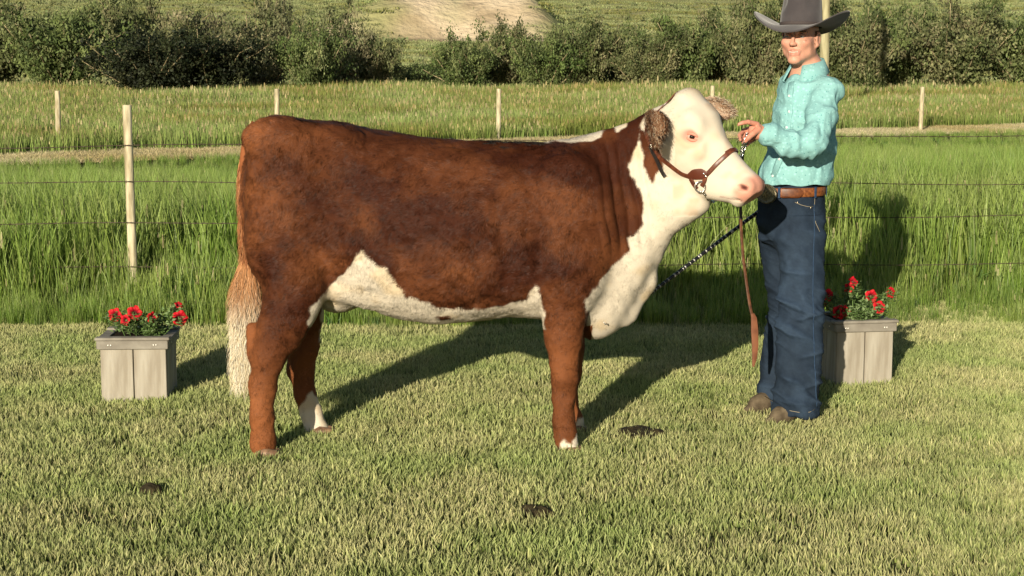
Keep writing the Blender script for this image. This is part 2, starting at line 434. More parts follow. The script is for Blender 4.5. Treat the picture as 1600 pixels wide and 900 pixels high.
# ------------------------------------------------------------------ grass: tuft meshes instanced on point meshes
def tuft(name, nb, rad, L, W, lean, cols, mat_, seed, droop=.5, head=0.0, segs=2, tipc=None, bias=(0, 0)):
    r = np.random.default_rng(seed); V = []; F3 = []; C = []
    for i in range(nb):
        a = r.uniform(0, 2 * math.pi); q = rad * math.sqrt(r.uniform(0, 1)); base = np.array([q * math.cos(a), q * math.sin(a), 0])
        ln = L * r.uniform(.6, 1.15); wd = W * r.uniform(.7, 1.3)
        la = r.uniform(0, 2 * math.pi); lv = np.array([math.cos(la), math.sin(la), 0]) * lean * r.uniform(.2, 1.2) + np.array([bias[0], bias[1], 0])
        fa = r.uniform(0, 2 * math.pi); side = np.array([math.cos(fa), math.sin(fa), 0])
        c = np.array(cols[r.integers(len(cols))]) * r.uniform(.62, 1.35)
        ct = c if tipc is None else np.array(tipc) * r.uniform(.8, 1.2)
        n0 = len(V)
        for s_ in range(segs + 1):
            tt = s_ / segs; pos = base + np.array([0, 0, 1]) * ln * tt * (1 - droop * .3 * tt) + lv * ln * tt ** (1 + droop)
            wv = wd * (1 - tt ** 2.2)
            cc = c * (1 - tt) + (ct * tt + c * (1 - tt)) * tt
            if s_ < segs: V += [pos - side * wv / 2, pos + side * wv / 2]; C += [cc, cc]
            else: V.append(pos); C.append(cc)
        for s_ in range(segs - 1):
            b = n0 + 2 * s_; F3 += [(b, b + 1, b + 3), (b, b + 3, b + 2)]
        b = n0 + 2 * (segs - 1); F3.append((b, b + 1, b + 2))
        if head and r.uniform() < head:
            hb = np.array(V[-1]) - np.array([0, 0, ln * .12]); hl = ln * .16; n1_ = len(V)
            V += [hb - side * wd * 1.1, hb + side * wd * 1.1, hb + side * wd * .5 + np.array([0, 0, hl]), hb - side * wd * .5 + np.array([0, 0, hl])]
            hc = np.array([.42, .36, .20]) * r.uniform(.8, 1.2); C += [hc] * 4; F3 += [(n1_, n1_ + 1, n1_ + 2), (n1_, n1_ + 2, n1_ + 3)]
    me = npmesh(name, V, F3, smooth=True); add_col(me, C); me.materials.append(mat_)
    return bpy.data.objects.new(name, me)
def scatter(name, pts, scl, rot, idx, protos, label=None, cat=None, parent=None, tilt=None):
    col = bpy.data.collections.new(name + '_source')
    for o in protos: col.objects.link(o)
    me = bpy.data.meshes.new(name); me.vertices.add(len(pts)); me.vertices.foreach_set('co', np.asarray(pts, np.float32).ravel())
    for nm, arr in (('scl', scl), ('rot', rot)):
        a = me.attributes.new(nm, 'FLOAT', 'POINT'); a.data.foreach_set('value', np.asarray(arr, np.float32))
    a = me.attributes.new('idx', 'INT', 'POINT'); a.data.foreach_set('value', np.asarray(idx, np.int32))
    o = obj(name, me, None, parent)
    g = bpy.data.node_groups.new(name, 'GeometryNodeTree')
    g.interface.new_socket('Geometry', in_out='INPUT', socket_type='NodeSocketGeometry'); g.interface.new_socket('Geometry', in_out='OUTPUT', socket_type='NodeSocketGeometry')
    N = g.nodes; Lk = g.links
    gi = N.new('NodeGroupInput'); go = N.new('NodeGroupOutput'); ip = N.new('GeometryNodeInstanceOnPoints'); ci = N.new('GeometryNodeCollectionInfo')
    ci.inputs['Collection'].default_value = col; ci.inputs['Separate Children'].default_value = True; ci.inputs['Reset Children'].default_value = True
    def na(nm, ty):
        q = N.new('GeometryNodeInputNamedAttribute'); q.data_type = ty; q.inputs[0].default_value = nm; return q.outputs[0]
    cx = N.new('ShaderNodeCombineXYZ'); Lk.new(na('rot', 'FLOAT'), cx.inputs[2])
    ip.inputs['Pick Instance'].default_value = True
    Lk.new(gi.outputs[0], ip.inputs['Points']); Lk.new(ci.outputs[0], ip.inputs['Instance']); Lk.new(na('idx', 'INT'), ip.inputs['Instance Index'])
    Lk.new(cx.outputs[0], ip.inputs['Rotation']); Lk.new(na('scl', 'FLOAT'), ip.inputs['Scale']); Lk.new(ip.outputs[0], go.inputs[0])
    md = o.modifiers.new('scatter', 'NODES'); md.node_group = g
    return tag(o, label, cat, kind='stuff')
def frustum_pts(n, y0, y1, margin, pw=1.0):
    """random ground points in the wedge the place is seen through, with room to either side"""
    y = y0 + (y1 - y0) * RNG.uniform(0, 1, n * 2) ** pw; half = y * 800 / F_PX + margin
    keep = RNG.uniform(0, 1, n * 2) < half / half.max(); y = y[keep][:n]; half = half[keep][:n]
    return RNG.uniform(-1, 1, len(y)) * half, y

lawn_mat = attr_mat('lawn_blade', rough=.55, spec=.3, trans=.25, jitter=.22, patch=((.72, .86, .66), 1.5, .40, .64))
tall_mat = attr_mat('tall_grass_blade', rough=.5, spec=.35, trans=.35, jitter=.2, patch=((.7, .85, .6), .9, .4, .62))
fld_mat = attr_mat('meadow_blade', rough=.7, spec=.15, trans=.3, jitter=.25, patch=((.78, .70, .52), .22, .42, .62))
LG = [(.19, .25, .05), (.12, .18, .03), (.31, .33, .11), (.06, .10, .02), (.25, .30, .08), (.46, .42, .20), (.09, .14, .025)]
lawn_p = [tuft('lawn_tuft_source', 24, .075, .050, .0062, .36, LG, lawn_mat, s_, droop=.5, segs=2, tipc=(.66, .63, .31), bias=(.16 * math.cos(s_), .16 * math.sin(s_))) for s_ in range(8)]
def lawn_edge(x): return 9.8 + .22 * np.sin(x * .9) + .12 * np.sin(x * 2.7 + 1) + .06 * np.sin(x * 7.3)
n = 62000
x = RNG.uniform(-6.5, 6.5, n); y = RNG.uniform(3.2, 10.8, n)
ok = (y < lawn_edge(x) + .35) & (np.abs(x) < y * .31 + 2.2)
x, y = x[ok], y[ok]; p3 = np.stack([x, y, x * 0], 1)
nn_ = fbm(p3, .45, 41); bare = np.zeros(len(x), bool)
# worn spots near the two dark patches
for c in (G(238, 772), G(835, 808), G(990, 684), G(225, 830)):
    d = np.hypot((x - c[0]) / 1.4, y - c[1]); bare |= (d < .06)
keep = ~(bare & (RNG.uniform(0, 1, len(x)) < .8)); x, y, nn_, p3 = x[keep], y[keep], nn_[keep], p3[keep]
scl = .85 + .35 * nn_ + RNG.uniform(-.15, .2, len(x)) + .25 * sstep(y, 8.8, 10.4)
scatter('lawn_grass', np.stack([x, y, x * 0 - .003], 1), scl, RNG.uniform(0, 6.28, len(x)), RNG.integers(0, 8, len(x)), lawn_p, 'mown green lawn with straw coloured blade tips under the cow', 'grass')

TG = [(.17, .25, .035), (.23, .31, .05), (.10, .17, .025), (.29, .36, .08), (.36, .40, .14), (.13, .21, .03)]
tall_p = [tuft('tall_tuft_source', 30, .17, .80, .0105, .17, TG, tall_mat, 50 + s_, droop=.9, head=.02, segs=4, tipc=(.33, .42, .12)) for s_ in range(6)]
tall_p.append(tuft('tall_tuft_source', 26, .17, .84, .008, .30, [(.30, .33, .12), (.24, .31, .09)], tall_mat, 71, droop=1.2, segs=4, tipc=(.42, .44, .20)))
tall_p.append(tuft('tall_tuft_source', 26, .14, .62, .020, .55, [(.09, .17, .04), (.13, .22, .06)], tall_mat, 72, droop=1.4, segs=3, tipc=(.16, .26, .08)))
n = 30000
x = RNG.uniform(-13, 13, n); y = 9.6 + (37 - 9.6) * RNG.uniform(0, 1, n) ** 1.9
ok = (np.abs(x) < y * .31 + 1.6) & (y > lawn_edge(x) - .55 + .5 * RNG.uniform(0, 1, len(x)) ** 2) & (y < track_c(x) - 1.6); x, y = x[ok], y[ok]
p3 = np.stack([x, y, x * 0], 1); d_e = y - lawn_edge(x) + .75 * fbm(p3, .45, 71)
hgt_ = .15 + .22 * sstep(d_e, -.6, .35) + .86 * sstep(d_e, .25, 1.5)
kx = .0585 - .0125 * sstep(x / y, -.12, .2)                      # shorter towards the track
hcap = np.clip((1.53 - kx * y) / .74, .28, 1.3) * (1 + .10 * fbm(p3, .8, 72))
scl = np.minimum(hgt_ * (1 + .25 * fbm(p3, 1.4, 77)), hcap) * RNG.uniform(.86, 1.06, len(x))
scatter('tall_grass', p3, scl, RNG.uniform(0, 6.28, len(x)), np.where(RNG.uniform(0, 1, len(x)) < .88, RNG.integers(0, 6, len(x)), np.where(fbm(p3, .7, 15) > .05, 7, 6)), tall_p, 'dense tall bright green grass growing around and behind the wire fence', 'tall grass')

FG = [(.18, .27, .06), (.12, .20, .04), (.25, .32, .09), (.21, .31, .07), (.24, .23, .10)]
fld_p = [tuft('meadow_tuft_source', 64, .55, .60, .017, .2, FG, fld_mat, 90 + s_, droop=.7, head=.05, segs=3, tipc=(.33, .40, .14)) for s_ in range(6)]
n = 11500
x, y = frustum_pts(n, 24, 70, 4, .9)
ok = (y > track_c(x) + 1.5) | (y > 46); x, y = x[ok], y[ok]; p3 = np.stack([x, y, x * 0], 1)
far = sstep(y, 38, 64)
scl = (.72 + .55 * far) * (1 + .25 * fbm(p3, 6, 7)) * RNG.uniform(.8, 1.2, len(x))
scatter('meadow_grass', p3, scl, RNG.uniform(0, 6.28, len(x)), RNG.integers(0, 6, len(x)), fld_p, 'pale seeding meadow grass stretching back to the willow shrubs', 'meadow')
SG = [(.62, .54, .34), (.55, .48, .28), (.48, .46, .24), (.70, .62, .42)]
str_p = [tuft('straw_tuft_source', 40, .3, .07, .012, .9, SG, fld_mat, 110 + s_, droop=.5, segs=1) for s_ in range(4)]
n = 5200; x = RNG.uniform(-16, 16, n); y = track_c(x) + RNG.uniform(-1.6, 1.6, n); ok = np.abs(x) < y * .31 + 3; x, y = x[ok], y[ok]
scatter('track_straw', np.stack([x, y, x * 0 + .03], 1), RNG.uniform(.7, 1.3, len(x)), RNG.uniform(0, 6.28, len(x)), RNG.integers(0, 4, len(x)), str_p, 'short straw coloured stubble along the track behind the tall grass', 'stubble')

HG = [(.26, .31, .13), (.32, .33, .16), (.21, .28, .10), (.17, .23, .08)]
hill_p = [tuft('hill_tuft_source', 46, 1.0, .30, .09, .35, HG, fld_mat, 130 + s_, droop=.7, segs=2, tipc=(.38, .40, .21)) for s_ in range(5)]
n = 26000
x, y = frustum_pts(n, 68, 300, 14, 1.0); z = np.where(y > 102, hill_h(x, y), 0); bm = bank_mask(x, y)
ok = ((RNG.uniform(0, 1, len(x)) > bm * 1.15) | (y < 150)); x, y, z = x[ok], y[ok], z[ok]
z = np.where((y > 90) & (y < 104), -.3, z)
scatter('hill_grass', np.stack([x, y, z - .05], 1), RNG.uniform(.7, 1.3, len(x)), RNG.uniform(0, 6.28, len(x)), RNG.integers(0, 5, len(x)), hill_p, 'short dry grass covering the hillside beyond the shrubs', 'hillside grass')

# ------------------------------------------------------------------ shrubs
bark = mat('willow_bark', lin(160, 148, 116), .9, .1, c2=lin(105, 95, 70), ns=8)
LEAF = {
 'olive': attr_mat('olive_leaf', rough=.6, spec=.25, trans=.25, patch=((.75, .85, .7), .5, .4, .62)),
}
LC = {'olive': [(.13, .145, .06), (.17, .175, .08), (.10, .12, .048), (.22, .205, .11)],
      'dark': [(.022, .030, .013), (.032, .040, .017), (.018, .024, .012), (.045, .050, .022)],  # shade lying on the left shrubs, painted into their leaf colour
      'green': [(.105, .14, .045), (.14, .175, .06), (.08, .11, .038), (.18, .205, .085)],
      'grey': [(.20, .19, .11), (.15, .15, .08), (.25, .22, .13), (.12, .13, .06)]}
def shrub_meshes(kind, seed, nleaf, nstem, open_):
    r = np.random.default_rng(seed); mb = MB(); ends = []
    for i in range(nstem):
        a = 2 * math.pi * i / nstem + r.uniform(-.3, .3); rr = r.uniform(.2, 1.0); H = r.uniform(.62, 1.12) * (1 - .28 * rr)
        pts = [np.array([.12 * math.cos(a), .12 * math.sin(a), -.05])]
        for s_ in range(1, 6):
            tt = s_ / 5; pts.append(np.array([rr * .95 * math.cos(a) * tt ** 1.1, rr * .95 * math.sin(a) * tt ** 1.1, H * tt ** .85]) + r.normal(0, .025, 3) * tt)
        pts = np.array(pts); mb.tube(pts, np.linspace(.014, .005, 6), 5)
        for s_ in range(2, 6): ends.append((pts[s_], (.085 if s_ < 5 else .05) + .04 * r.uniform()))
        for b in range(5):
            s0 = r.integers(1, 5); d = r.normal(0, 1, 3); d[2] = abs(d[2]) * .8; d /= np.linalg.norm(d)
            q = pts[s0] + d * r.uniform(.12, .3); mid = (pts[s0] + q) / 2 + r.normal(0, .02, 3)
            mb.tube([pts[s0], mid, q], [.006, .004, .002], 4); ends.append((q, .05 + .05 * r.uniform())); ends.append((mid, .06))
    ends_c = np.array([e[0] for e in ends]); ends_r = np.array([e[1] for e in ends])
    k = r.integers(0, len(ends), nleaf); c = ends_c[k] + r.normal(0, 1, (nleaf, 3)) * ends_r[k][:, None] * np.array([.75, .75, .65])
    lowcut = (c[:, 2] > .10 + (.12 + .22 * open_) * r.uniform(0, 1, nleaf)) | (r.uniform(0, 1, nleaf) < .25 * (1 - open_)); c = c[lowcut]; k = k[lowcut]; m = len(c)
    c[:, 2] = np.abs(c[:, 2])
    L = r.uniform(.017, .030, m); W = L * r.uniform(.35, .6, m)
    d = r.normal(0, 1, (m, 3)); d[:, 2] += .5; d /= np.linalg.norm(d, axis=1)[:, None]
    s_ = np.cross(d, r.normal(0, 1, (m, 3))); s_ /= np.linalg.norm(s_, axis=1)[:, None]
    V = np.stack([c - d * L[:, None], c + s_ * W[:, None], c + d * L[:, None], c - s_ * W[:, None]], 1).reshape(-1, 3)
    F = np.arange(m * 4).reshape(m, 4)
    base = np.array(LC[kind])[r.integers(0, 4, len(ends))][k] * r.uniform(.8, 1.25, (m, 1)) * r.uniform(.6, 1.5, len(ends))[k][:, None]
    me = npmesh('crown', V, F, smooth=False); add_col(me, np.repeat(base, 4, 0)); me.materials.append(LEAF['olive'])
    st = mb.mesh('trunk'); st.materials.append(bark)
    return me, st
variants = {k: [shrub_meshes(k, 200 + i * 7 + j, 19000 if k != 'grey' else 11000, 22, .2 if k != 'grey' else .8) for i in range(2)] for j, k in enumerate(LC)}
SHRUBS = [
 (-20, 68, 190, 22, 'olive', 0, 'olive willow shrub farthest left along the back of the meadow'),
 (90, 66, 190, 12, 'green', 0, 'green willow shrub behind the meadow left of the flower planter'),
 (235, 61, 190, 50, 'dark', 0, 'dense low shrub with shade painted into near-black leaves above the left fence post'),
 (325, 62, 180, 56, 'dark', 1, 'second shrub with painted-in near-black shade, right beside the darkest one at far left'),
 (225, 71, 150, 6, 'olive', 1, 'tall olive shrub rising behind the shade-painted shrub at left'),
 (322, 72, 130, 22, 'grey', 0, 'grey twiggy shrub peeking over the shade-painted shrubs'),
 (405, 66, 150, 22, 'grey', 1, 'thin grey-olive shrub with bare stems over the cow rump'),
 (430, 70, 70, -6, 'grey', 0, 'tall narrow spindly shrub whose bare tips reach the top edge'),
 (482, 63, 110, 42, 'green', 1, 'fresh green leafy shrub in the middle of the grey twiggy ones'),
 (530, 67, 130, 22, 'grey', 1, 'brownish twiggy shrub left of the sandy bank'),
 (585, 68, 90, 62, 'olive', 0, 'small olive shrub below the left end of the sandy bank'),
 (655, 76, 120, 96, 'green', 0, 'low green shrub in the gap under the sandy bank'),
 (728, 66, 110, 60, 'green', 1, 'green willow at the left end of the long middle thicket'),
 (790, 68, 110, 46, 'olive', 1, 'rounded olive willow right below the sandy bank edge'),
 (850, 66, 120, 52, 'green', 0, 'green willow with dark gaps above the second far post'),
 (912, 67, 120, 42, 'olive', 0, 'tallest olive willow of the middle thicket above the cow withers'),
 (965, 71, 110, 50, 'green', 1, 'green willow behind the thicket just left of the cow poll'),
 (1015, 66, 120, 62, 'olive', 1, 'lower olive willow directly above the cow head'),
 (1072, 67, 130, 28, 'green', 0, 'green willow rising right of the cow poll'),
 (1130, 69, 130, 20, 'olive', 0, 'olive willow left of the cowboy hat brim'),
 (1185, 64, 130, 8, 'olive', 1, 'large olive willow directly behind the cowboy hat'),
 (1262, 70, 120, 12, 'green', 1, 'green willow hidden behind the man and the wooden pole'),
 (1340, 63, 150, 14, 'olive', 0, 'olive willow with sprawling bare stems right of the man'),
 (1412, 67, 150, 6, 'green', 0, 'green willow at right edge behind the sprawling olive one'),
 (1500, 65, 170, 18, 'olive', 1, 'olive willow right of the photo edge thicket'),
 (1600, 67, 180, 10, 'green', 1, 'green willow farthest right along the back of the meadow'),
]
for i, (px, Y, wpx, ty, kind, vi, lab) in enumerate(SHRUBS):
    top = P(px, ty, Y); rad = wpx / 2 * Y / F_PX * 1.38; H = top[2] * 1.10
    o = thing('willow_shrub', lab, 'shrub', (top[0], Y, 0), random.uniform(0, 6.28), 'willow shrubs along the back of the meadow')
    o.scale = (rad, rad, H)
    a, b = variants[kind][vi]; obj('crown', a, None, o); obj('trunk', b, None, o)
# far scrub on the hillside: too small to tell apart
hs_m = attr_mat('scrub_leaf', rough=.8, spec=.1)
n = 1000; x, y = frustum_pts(n, 115, 290, 10, 1.0); z = hill_h(x, y); bm_ = bank_mask(x, y)
ok = (fbm(np.stack([x, y, z], 1), 12, 61) > -.05) & (bm_ < .5); x, y, z = x[ok], y[ok], z[ok]; V = []; C = []
r = RNG
cnt = 26; base = np.stack([x, y, z], 1).repeat(cnt, 0); sz = (r.uniform(.25, .75, len(x))).repeat(cnt)
c = base + r.normal(0, 1, base.shape) * sz[:, None] * np.array([.6, .6, .35]) + np.array([0, 0, .35]) * sz[:, None]
d = r.normal(0, 1, c.shape); d /= np.linalg.norm(d, axis=1)[:, None]; s_ = np.cross(d, r.normal(0, 1, c.shape)); s_ /= np.linalg.norm(s_, axis=1)[:, None]
L = .16
V = np.stack([c - d * L, c + s_ * L, c + d * L, c - s_ * L], 1).reshape(-1, 3)
me = npmesh('hillside_scrub', V, np.arange(len(V)).reshape(-1, 4), smooth=False)
add_col(me, (np.array([.11, .13, .06]) * r.uniform(.7, 1.5, (len(c), 1))).repeat(4, 0))
tag(obj('hillside_scrub', me, hs_m), 'small dark scrub bushes dotted over the grassy hillside', 'scrub', kind='stuff')

# ------------------------------------------------------------------ fences and pole
post_m = mat('weathered_post', lin(205, 195, 165), .85, .15, c2=lin(150, 138, 110), ns=6, stretch=(6, 6, .8), bump=.5, bs=12, bd=.01)
wire_m = mat('fence_wire', lin(95, 85, 72), .6, .5, metal=.6, c2=lin(60, 48, 38), ns=40)
def post(mb_parent, x, y, h, r, lean=0.0, z0=-.3):
    mb = MB(); k = 10; pts = [(x + lean * t, y, z0 + (h - z0) * t) for t in np.linspace(0, 1, 6)]
    pts.append((x + lean, y, h + .004)); rad = [r * 1.05, r * 1.03, r, r * .99, r * .97, r * .96, r * .8]
    mb.tube(pts, rad, k); return mb.build('post', post_m, mb_parent, sharp=50)
FY = 10.35
fence = thing('wire_fence', 'barbed wire fence on weathered round posts standing in the tall green grass', 'fence', (0, FY, 0))
zt = P(205, 165, FY)[2]
pxs = [P(205, 300, FY)[0] - 4.45, P(205, 300, FY)[0], P(1264, 300, FY)[0], P(1264, 300, FY)[0] + 4.45]
for i, x_ in enumerate(pxs): post(fence, x_, FY, zt + (0, 0, -.02, .03)[i], .029, .01 * (-1) ** i)
for (yl, yr) in ((228, 214), (285, 287), (349, 339), (418, 413)):
    a = P(205, yl, FY - .04); b = P(1350, yr, FY - .04); mb = MB(); xs_ = np.linspace(pxs[0] - .5, pxs[3] + .5, 70)
    t_ = (xs_ - a[0]) / (b[0] - a[0]); zz = a[2] + (b[2] - a[2]) * t_ + .006 * np.sin(xs_ * 3.1 + yl)
    for ph in (0, math.pi):
        off = .0022
        xf = np.linspace(xs_[0], xs_[-1], 420); zf = np.interp(xf, xs_, zz)
        mb.tube(np.stack([xf, FY - .04 + off * np.cos(xf * 55 + ph), zf + off * np.sin(xf * 55 + ph)], 1), .0018, 4)
    for xb in np.arange(xs_[0], xs_[-1], .12):
        zb = np.interp(xb, xs_, zz)
        mb.tube([(xb - .004, FY - .04, zb - .013), (xb + .003, FY - .045, zb + .013)], .0013, 4); mb.tube([(xb, FY - .055, zb), (xb + .005, FY - .025, zb + .002)], .0013, 4)
    mb.build('wire', wire_m, fence)
ff = thing('far_fence', 'far line of short pale posts standing in the meadow', 'fence', (0, 32, 0))
for (px, ty, Y, wd) in ((-250, 143, 30, .05), (88, 142, 30.5, .05), (431, 139, 31, .048), (778, 139, 32.5, .048), (1112, 134, 35, .045), (1440, 136, 36, .048), (1760, 136, 37, .048)):
    q = P(px, ty, Y); post(ff, q[0], Y, q[2], wd, .02)
q = P(1290, 0, 46)
mb = MB(); hts = np.linspace(-.4, 7.5, 9); mb.tube([(q[0] + .01 * math.sin(h_), 46, h_) for h_ in hts], np.linspace(.135, .115, 9), 14)
pole_m = mat('pole_wood', lin(178, 172, 138), .85, .15, c2=lin(140, 132, 100), ns=3, stretch=(5, 5, .6), bump=.4, bs=6, bd=.02)
tag(mb.build('utility_pole', pole_m, None, sharp=50), 'tall pale wooden pole rising behind the cowboy hat', 'pole')
# ================================================================== COW
CY = 6.75
def cx_(px, Y=CY): return P(px, 300, Y)[0]
def cz_(py, Y=CY): return P(800, py, Y)[2]
H_ = 0.0062
cow = thing('cow', 'red and white hereford heifer standing side-on in a leather show halter', 'cow', (cx_(650), CY, 0))
fld = Field((cx_(350), CY - .62, -.02), (cx_(1200), CY + .42, cz_(120)), H_)
# trunk and neck: px, top py, bottom py, half width, side offset (y)
ST = [(386, 250, 425, .09, 0), (392, 212, 440, .13, 0), (405, 194, 450, .17, 0), (430, 184, 458, .205, 0), (480, 186, 462, .235, 0), (530, 194, 466, .255, 0),
      (570, 201, 478, .28, 0), (620, 209, 497, .305, 0), (680, 216, 505, .32, 0), (740, 221, 500, .315, 0), (800, 223, 493, .30, 0),
      (850, 222, 498, .275, 0), (885, 218, 508, .255, 0), (915, 212, 520, .225, 0), (940, 205, 522, .19, -.005), (962, 197, 512, .165, -.01),
      (985, 188, 482, .15, -.02), (1005, 178, 445, .14, -.035), (1022, 167, 402, .13, -.05), (1038, 160, 368, .12, -.07), (1052, 158, 352, .10, -.085), (1062, 160, 345, .075, -.09)]
st = [(cx_(a), cz_(b), cz_(c), d, e) for a, b, c, d, e in ST]
fld.loft((0, CY, 0), (1, 0, 0), (0, 0, 1), (0, 1, 0), st, k=.03, ex=2.25, pear=.10, sm=2)
yn, yf = 6.52, 6.95
def Q(px, py, Y): return P(px, py, Y)
ny = (0, 1, 0)
# hind quarters
for Y, sgn in ((6.57, 1), (6.91, 1)):
    fld.ell(Q(446, 300, Y), (.155, .10, .27), k=.12)
    fld.ell(Q(440, 385, Y), (.130, .11, .20), k=.06)
    fld.ell(Q(470, 430, Y), (.10, .09, .15), k=.05)
    fld.ell(Q(425, 215, Y + .02 * (1 if Y < CY else -1)), (.12, .07, .065), k=.10)      # pin / hip
    fld.ell(Q(520, 222, Y + .04 * (1 if Y < CY else -1)), (.07, .05, .05), k=.12)       # hook bone
# near hind leg
fld.chain([Q(457, 430, 6.56), Q(455, 472, 6.54), Q(434, 520, 6.52), Q(419, 560, 6.50), Q(411, 600, 6.50), Q(410, 650, 6.48), Q(411, 690, 6.47), Q(414, 716, 6.46)],
          [.120, .103, .084, .062, .051, .045, .048, .046], k=.03, n=ny, f=1.15)
fld.cone(Q(394, 514, 6.53), Q(399, 556, 6.52), .030, .030, .018, ny, 1.2)               # point of hock
fld.cone(Q(478, 455, 6.56), Q(455, 530, 6.53), .075, .035, .04)                        # stifle to shin
# far hind leg
fld.chain([Q(462, 440, 6.9), Q(470, 490, 6.92), Q(474, 540, 6.92), Q(470, 580, 6.92), Q(477, 615, 6.90), Q(487, 645, 6.88), Q(496, 675, 6.86), Q(500, 692, 6.85)],
          [.12, .085, .064, .052, .046, .042, .045, .048], k=.03, n=ny, f=1.18)
# shoulders and forelegs
for Y in (6.56, 6.93):
    fld.ell(Q(893, 350, Y), (.15, .075, .27), k=.11)
    fld.ell(Q(885, 440, Y), (.105, .085, .14), k=.09)
fld.ell(Q(905, 430, 6.57), (.075, .075, .10), k=.05)
fld.chain([Q(884, 440, 6.56), Q(881, 490, 6.55), Q(880, 530, 6.54), Q(880, 565, 6.53), Q(881, 592, 6.52), Q(880, 620, 6.52), Q(880, 655, 6.51), Q(884, 680, 6.50), Q(888, 702, 6.49)],
          [.105, .084, .070, .057, .055, .042, .039, .042, .043], k=.022, n=ny, f=1.15)
fld.chain([Q(889, 440, 6.9), Q(889, 500, 6.9), Q(889, 545, 6.9), Q(889, 585, 6.9), Q(890, 625, 6.89), Q(896, 655, 6.88), Q(903, 684, 6.87)],
          [.10, .078, .062, .052, .038, .039, .044], k=.022, n=ny, f=1.15)
fld.ell(Q(945, 478, 6.74), (.085, .12, .11), k=.05)                                     # brisket
fld.ell(Q(930, 505, 6.74), (.06, .08, .055), k=.04)
fld.ell(Q(530, 468, 6.74), (.085, .11, .05), k=.04)                                     # udder
fld.cone(Q(500, 450, 6.60), Q(570, 455, 6.62), .03, .06, k=.05)                        # flank fold
# dewlap ridge
fld.chain([Q(1045, 345, 6.62), Q(1020, 385, 6.68), Q(1004, 440, 6.73), Q(978, 490, 6.74)], [.05, .045, .045, .05], k=.05)

# head
yaw = math.radians(30); pit = math.radians(50)
hf = np.array([math.cos(yaw), -math.sin(yaw), 0]); up_ = np.array([0, 0, 1.0])
HA = hf * math.cos(pit) - up_ * math.sin(pit); HN = hf * math.sin(pit) + up_ * math.cos(pit); HS = np.array([-math.sin(yaw), -math.cos(yaw), 0])
HO = P(1078, 141, 6.60)
def hp(u, w_, s): return HO + HA * u + HN * w_ + HS * s
HR = np.stack([HA, HN, HS], 1)
def hell(u, w_, s, r, k=.02, sub=False, R=None): fld.ell(hp(u, w_, s), r, HR if R is None else R, k, sub)
hst = [(0, -.012, -.22, .074), (.03, .004, -.27, .096), (.05, .016, -.28, .102), (.09, .030, -.30, .114), (.14, .032, -.31, .112), (.19, .016, -.30, .096),
       (.24, .001, -.282, .080), (.29, -.002, -.262, .070), (.335, -.002, -.235, .064), (.38, .003, -.205, .064), (.42, .010, -.172, .068), (.45, .014, -.142, .070), (.475, .006, -.118, .064), (.492, -.012, -.098, .050)]
fld.loft(HO, HA, HN, HS, hst, k=.03, ex=2.3, sm=2)
for s_ in (1, -1):
    hell(.17, -.16, .062 * s_, (.095, .085, .045), .035)          # cheek muscle
    hell(.13, -.040, .085 * s_, (.050, .034, .028), .04)        # brow
    hell(.20, -.09, .078 * s_, (.045, .035, .020), .04)
    hell(.455, -.040, .052 * s_, (.034, .040, .026), .018)        # nostril mound
    hell(.168, -.074, .116 * s_, (.022, .022, .022), .014, True)  # eye socket
    fld.cone(hp(.466, -.022, .084 * s_), hp(.440, -.050, .070 * s_), .013, .010, .005, sub=True)
    fld.cone(hp(.447, -.040, .078 * s_), hp(.440, -.036, .070 * s_), .006, .005, .005, sub=True)
    fld.cone(hp(.475, -.088, .052 * s_), hp(.420, -.142, .080 * s_), .0055, .0055, .006, sub=True)   # mouth line
    fld.cone(hp(.485, -.080, .02 * s_), hp(.472, -.092, .052 * s_), .004, .0035, .006, sub=True)
hell(.026, -.028, 0, (.044, .050, .080), .03)                     # poll
hell(.462, -.112, 0, (.030, .024, .045), .015)                    # chin
fld.ell(P(1060, 315, 6.62), (.11, .07, .085), None, .06)          # throat
fld.ell(P(1078, 322, 6.60), (.075, .05, .035), None, .045)
V, F = fld.mesh(); del fld
V = smooth_v(V, F, 2, .5)
N = vnormals(V, F)

# where things are, for coat relief and colour (side coordinates in the plane of the near flank)
def seg_d(px, pz, poly):
    """signed distance to polygon in (x,z), positive inside"""
    poly = np.asarray(poly); n = len(poly); dmin = np.full(len(px), 9.0); ins = np.zeros(len(px), bool)
    for i in range(n):
        a, b = poly[i], poly[(i + 1) % n]; e = b - a; t = np.clip(((px - a[0]) * e[0] + (pz - a[1]) * e[1]) / (e @ e + 1e-12), 0, 1)
        dmin = np.minimum(dmin, np.hypot(px - a[0] - t * e[0], pz - a[1] - t * e[1]))
        c = ((a[1] > pz) != (b[1] > pz)) & (px < (b[0] - a[0]) * (pz - a[1]) / (b[1] - a[1] + 1e-12) + a[0]); ins ^= c
    return np.where(ins, dmin, -dmin)
def poly(pts, Y): return np.array([[P(a, b, Y)[0], P(a, b, Y)[2]] for a, b in pts])
W_BELLY = poly([(488, 480), (503, 462), (520, 442), (540, 424), (553, 405), (566, 391), (580, 402), (590, 412), (604, 415), (612, 430), (622, 445), (636, 460), (655, 470), (672, 474), (690, 480), (722, 484), (755, 484), (785, 478), (800, 472), (822, 464), (828, 450), (838, 443), (846, 446), (848, 470), (850, 492), (853, 560), (480, 560)], 6.49)
W_FRONT = poly([(1300, 100), (1300, 760), (930, 600), (905, 560), (908, 540), (916, 515), (917, 490), (910, 465), (912, 455), (950, 420), (966, 400), (980, 388), (978, 370), (990, 366), (1002, 350), (1001, 320), (1000, 300), (990, 280), (981, 262), (985, 250), (996, 225), (1002, 200), (1006, 186), (1022, 172), (1026, 163), (1036, 150), (1038, 120)], 6.62)
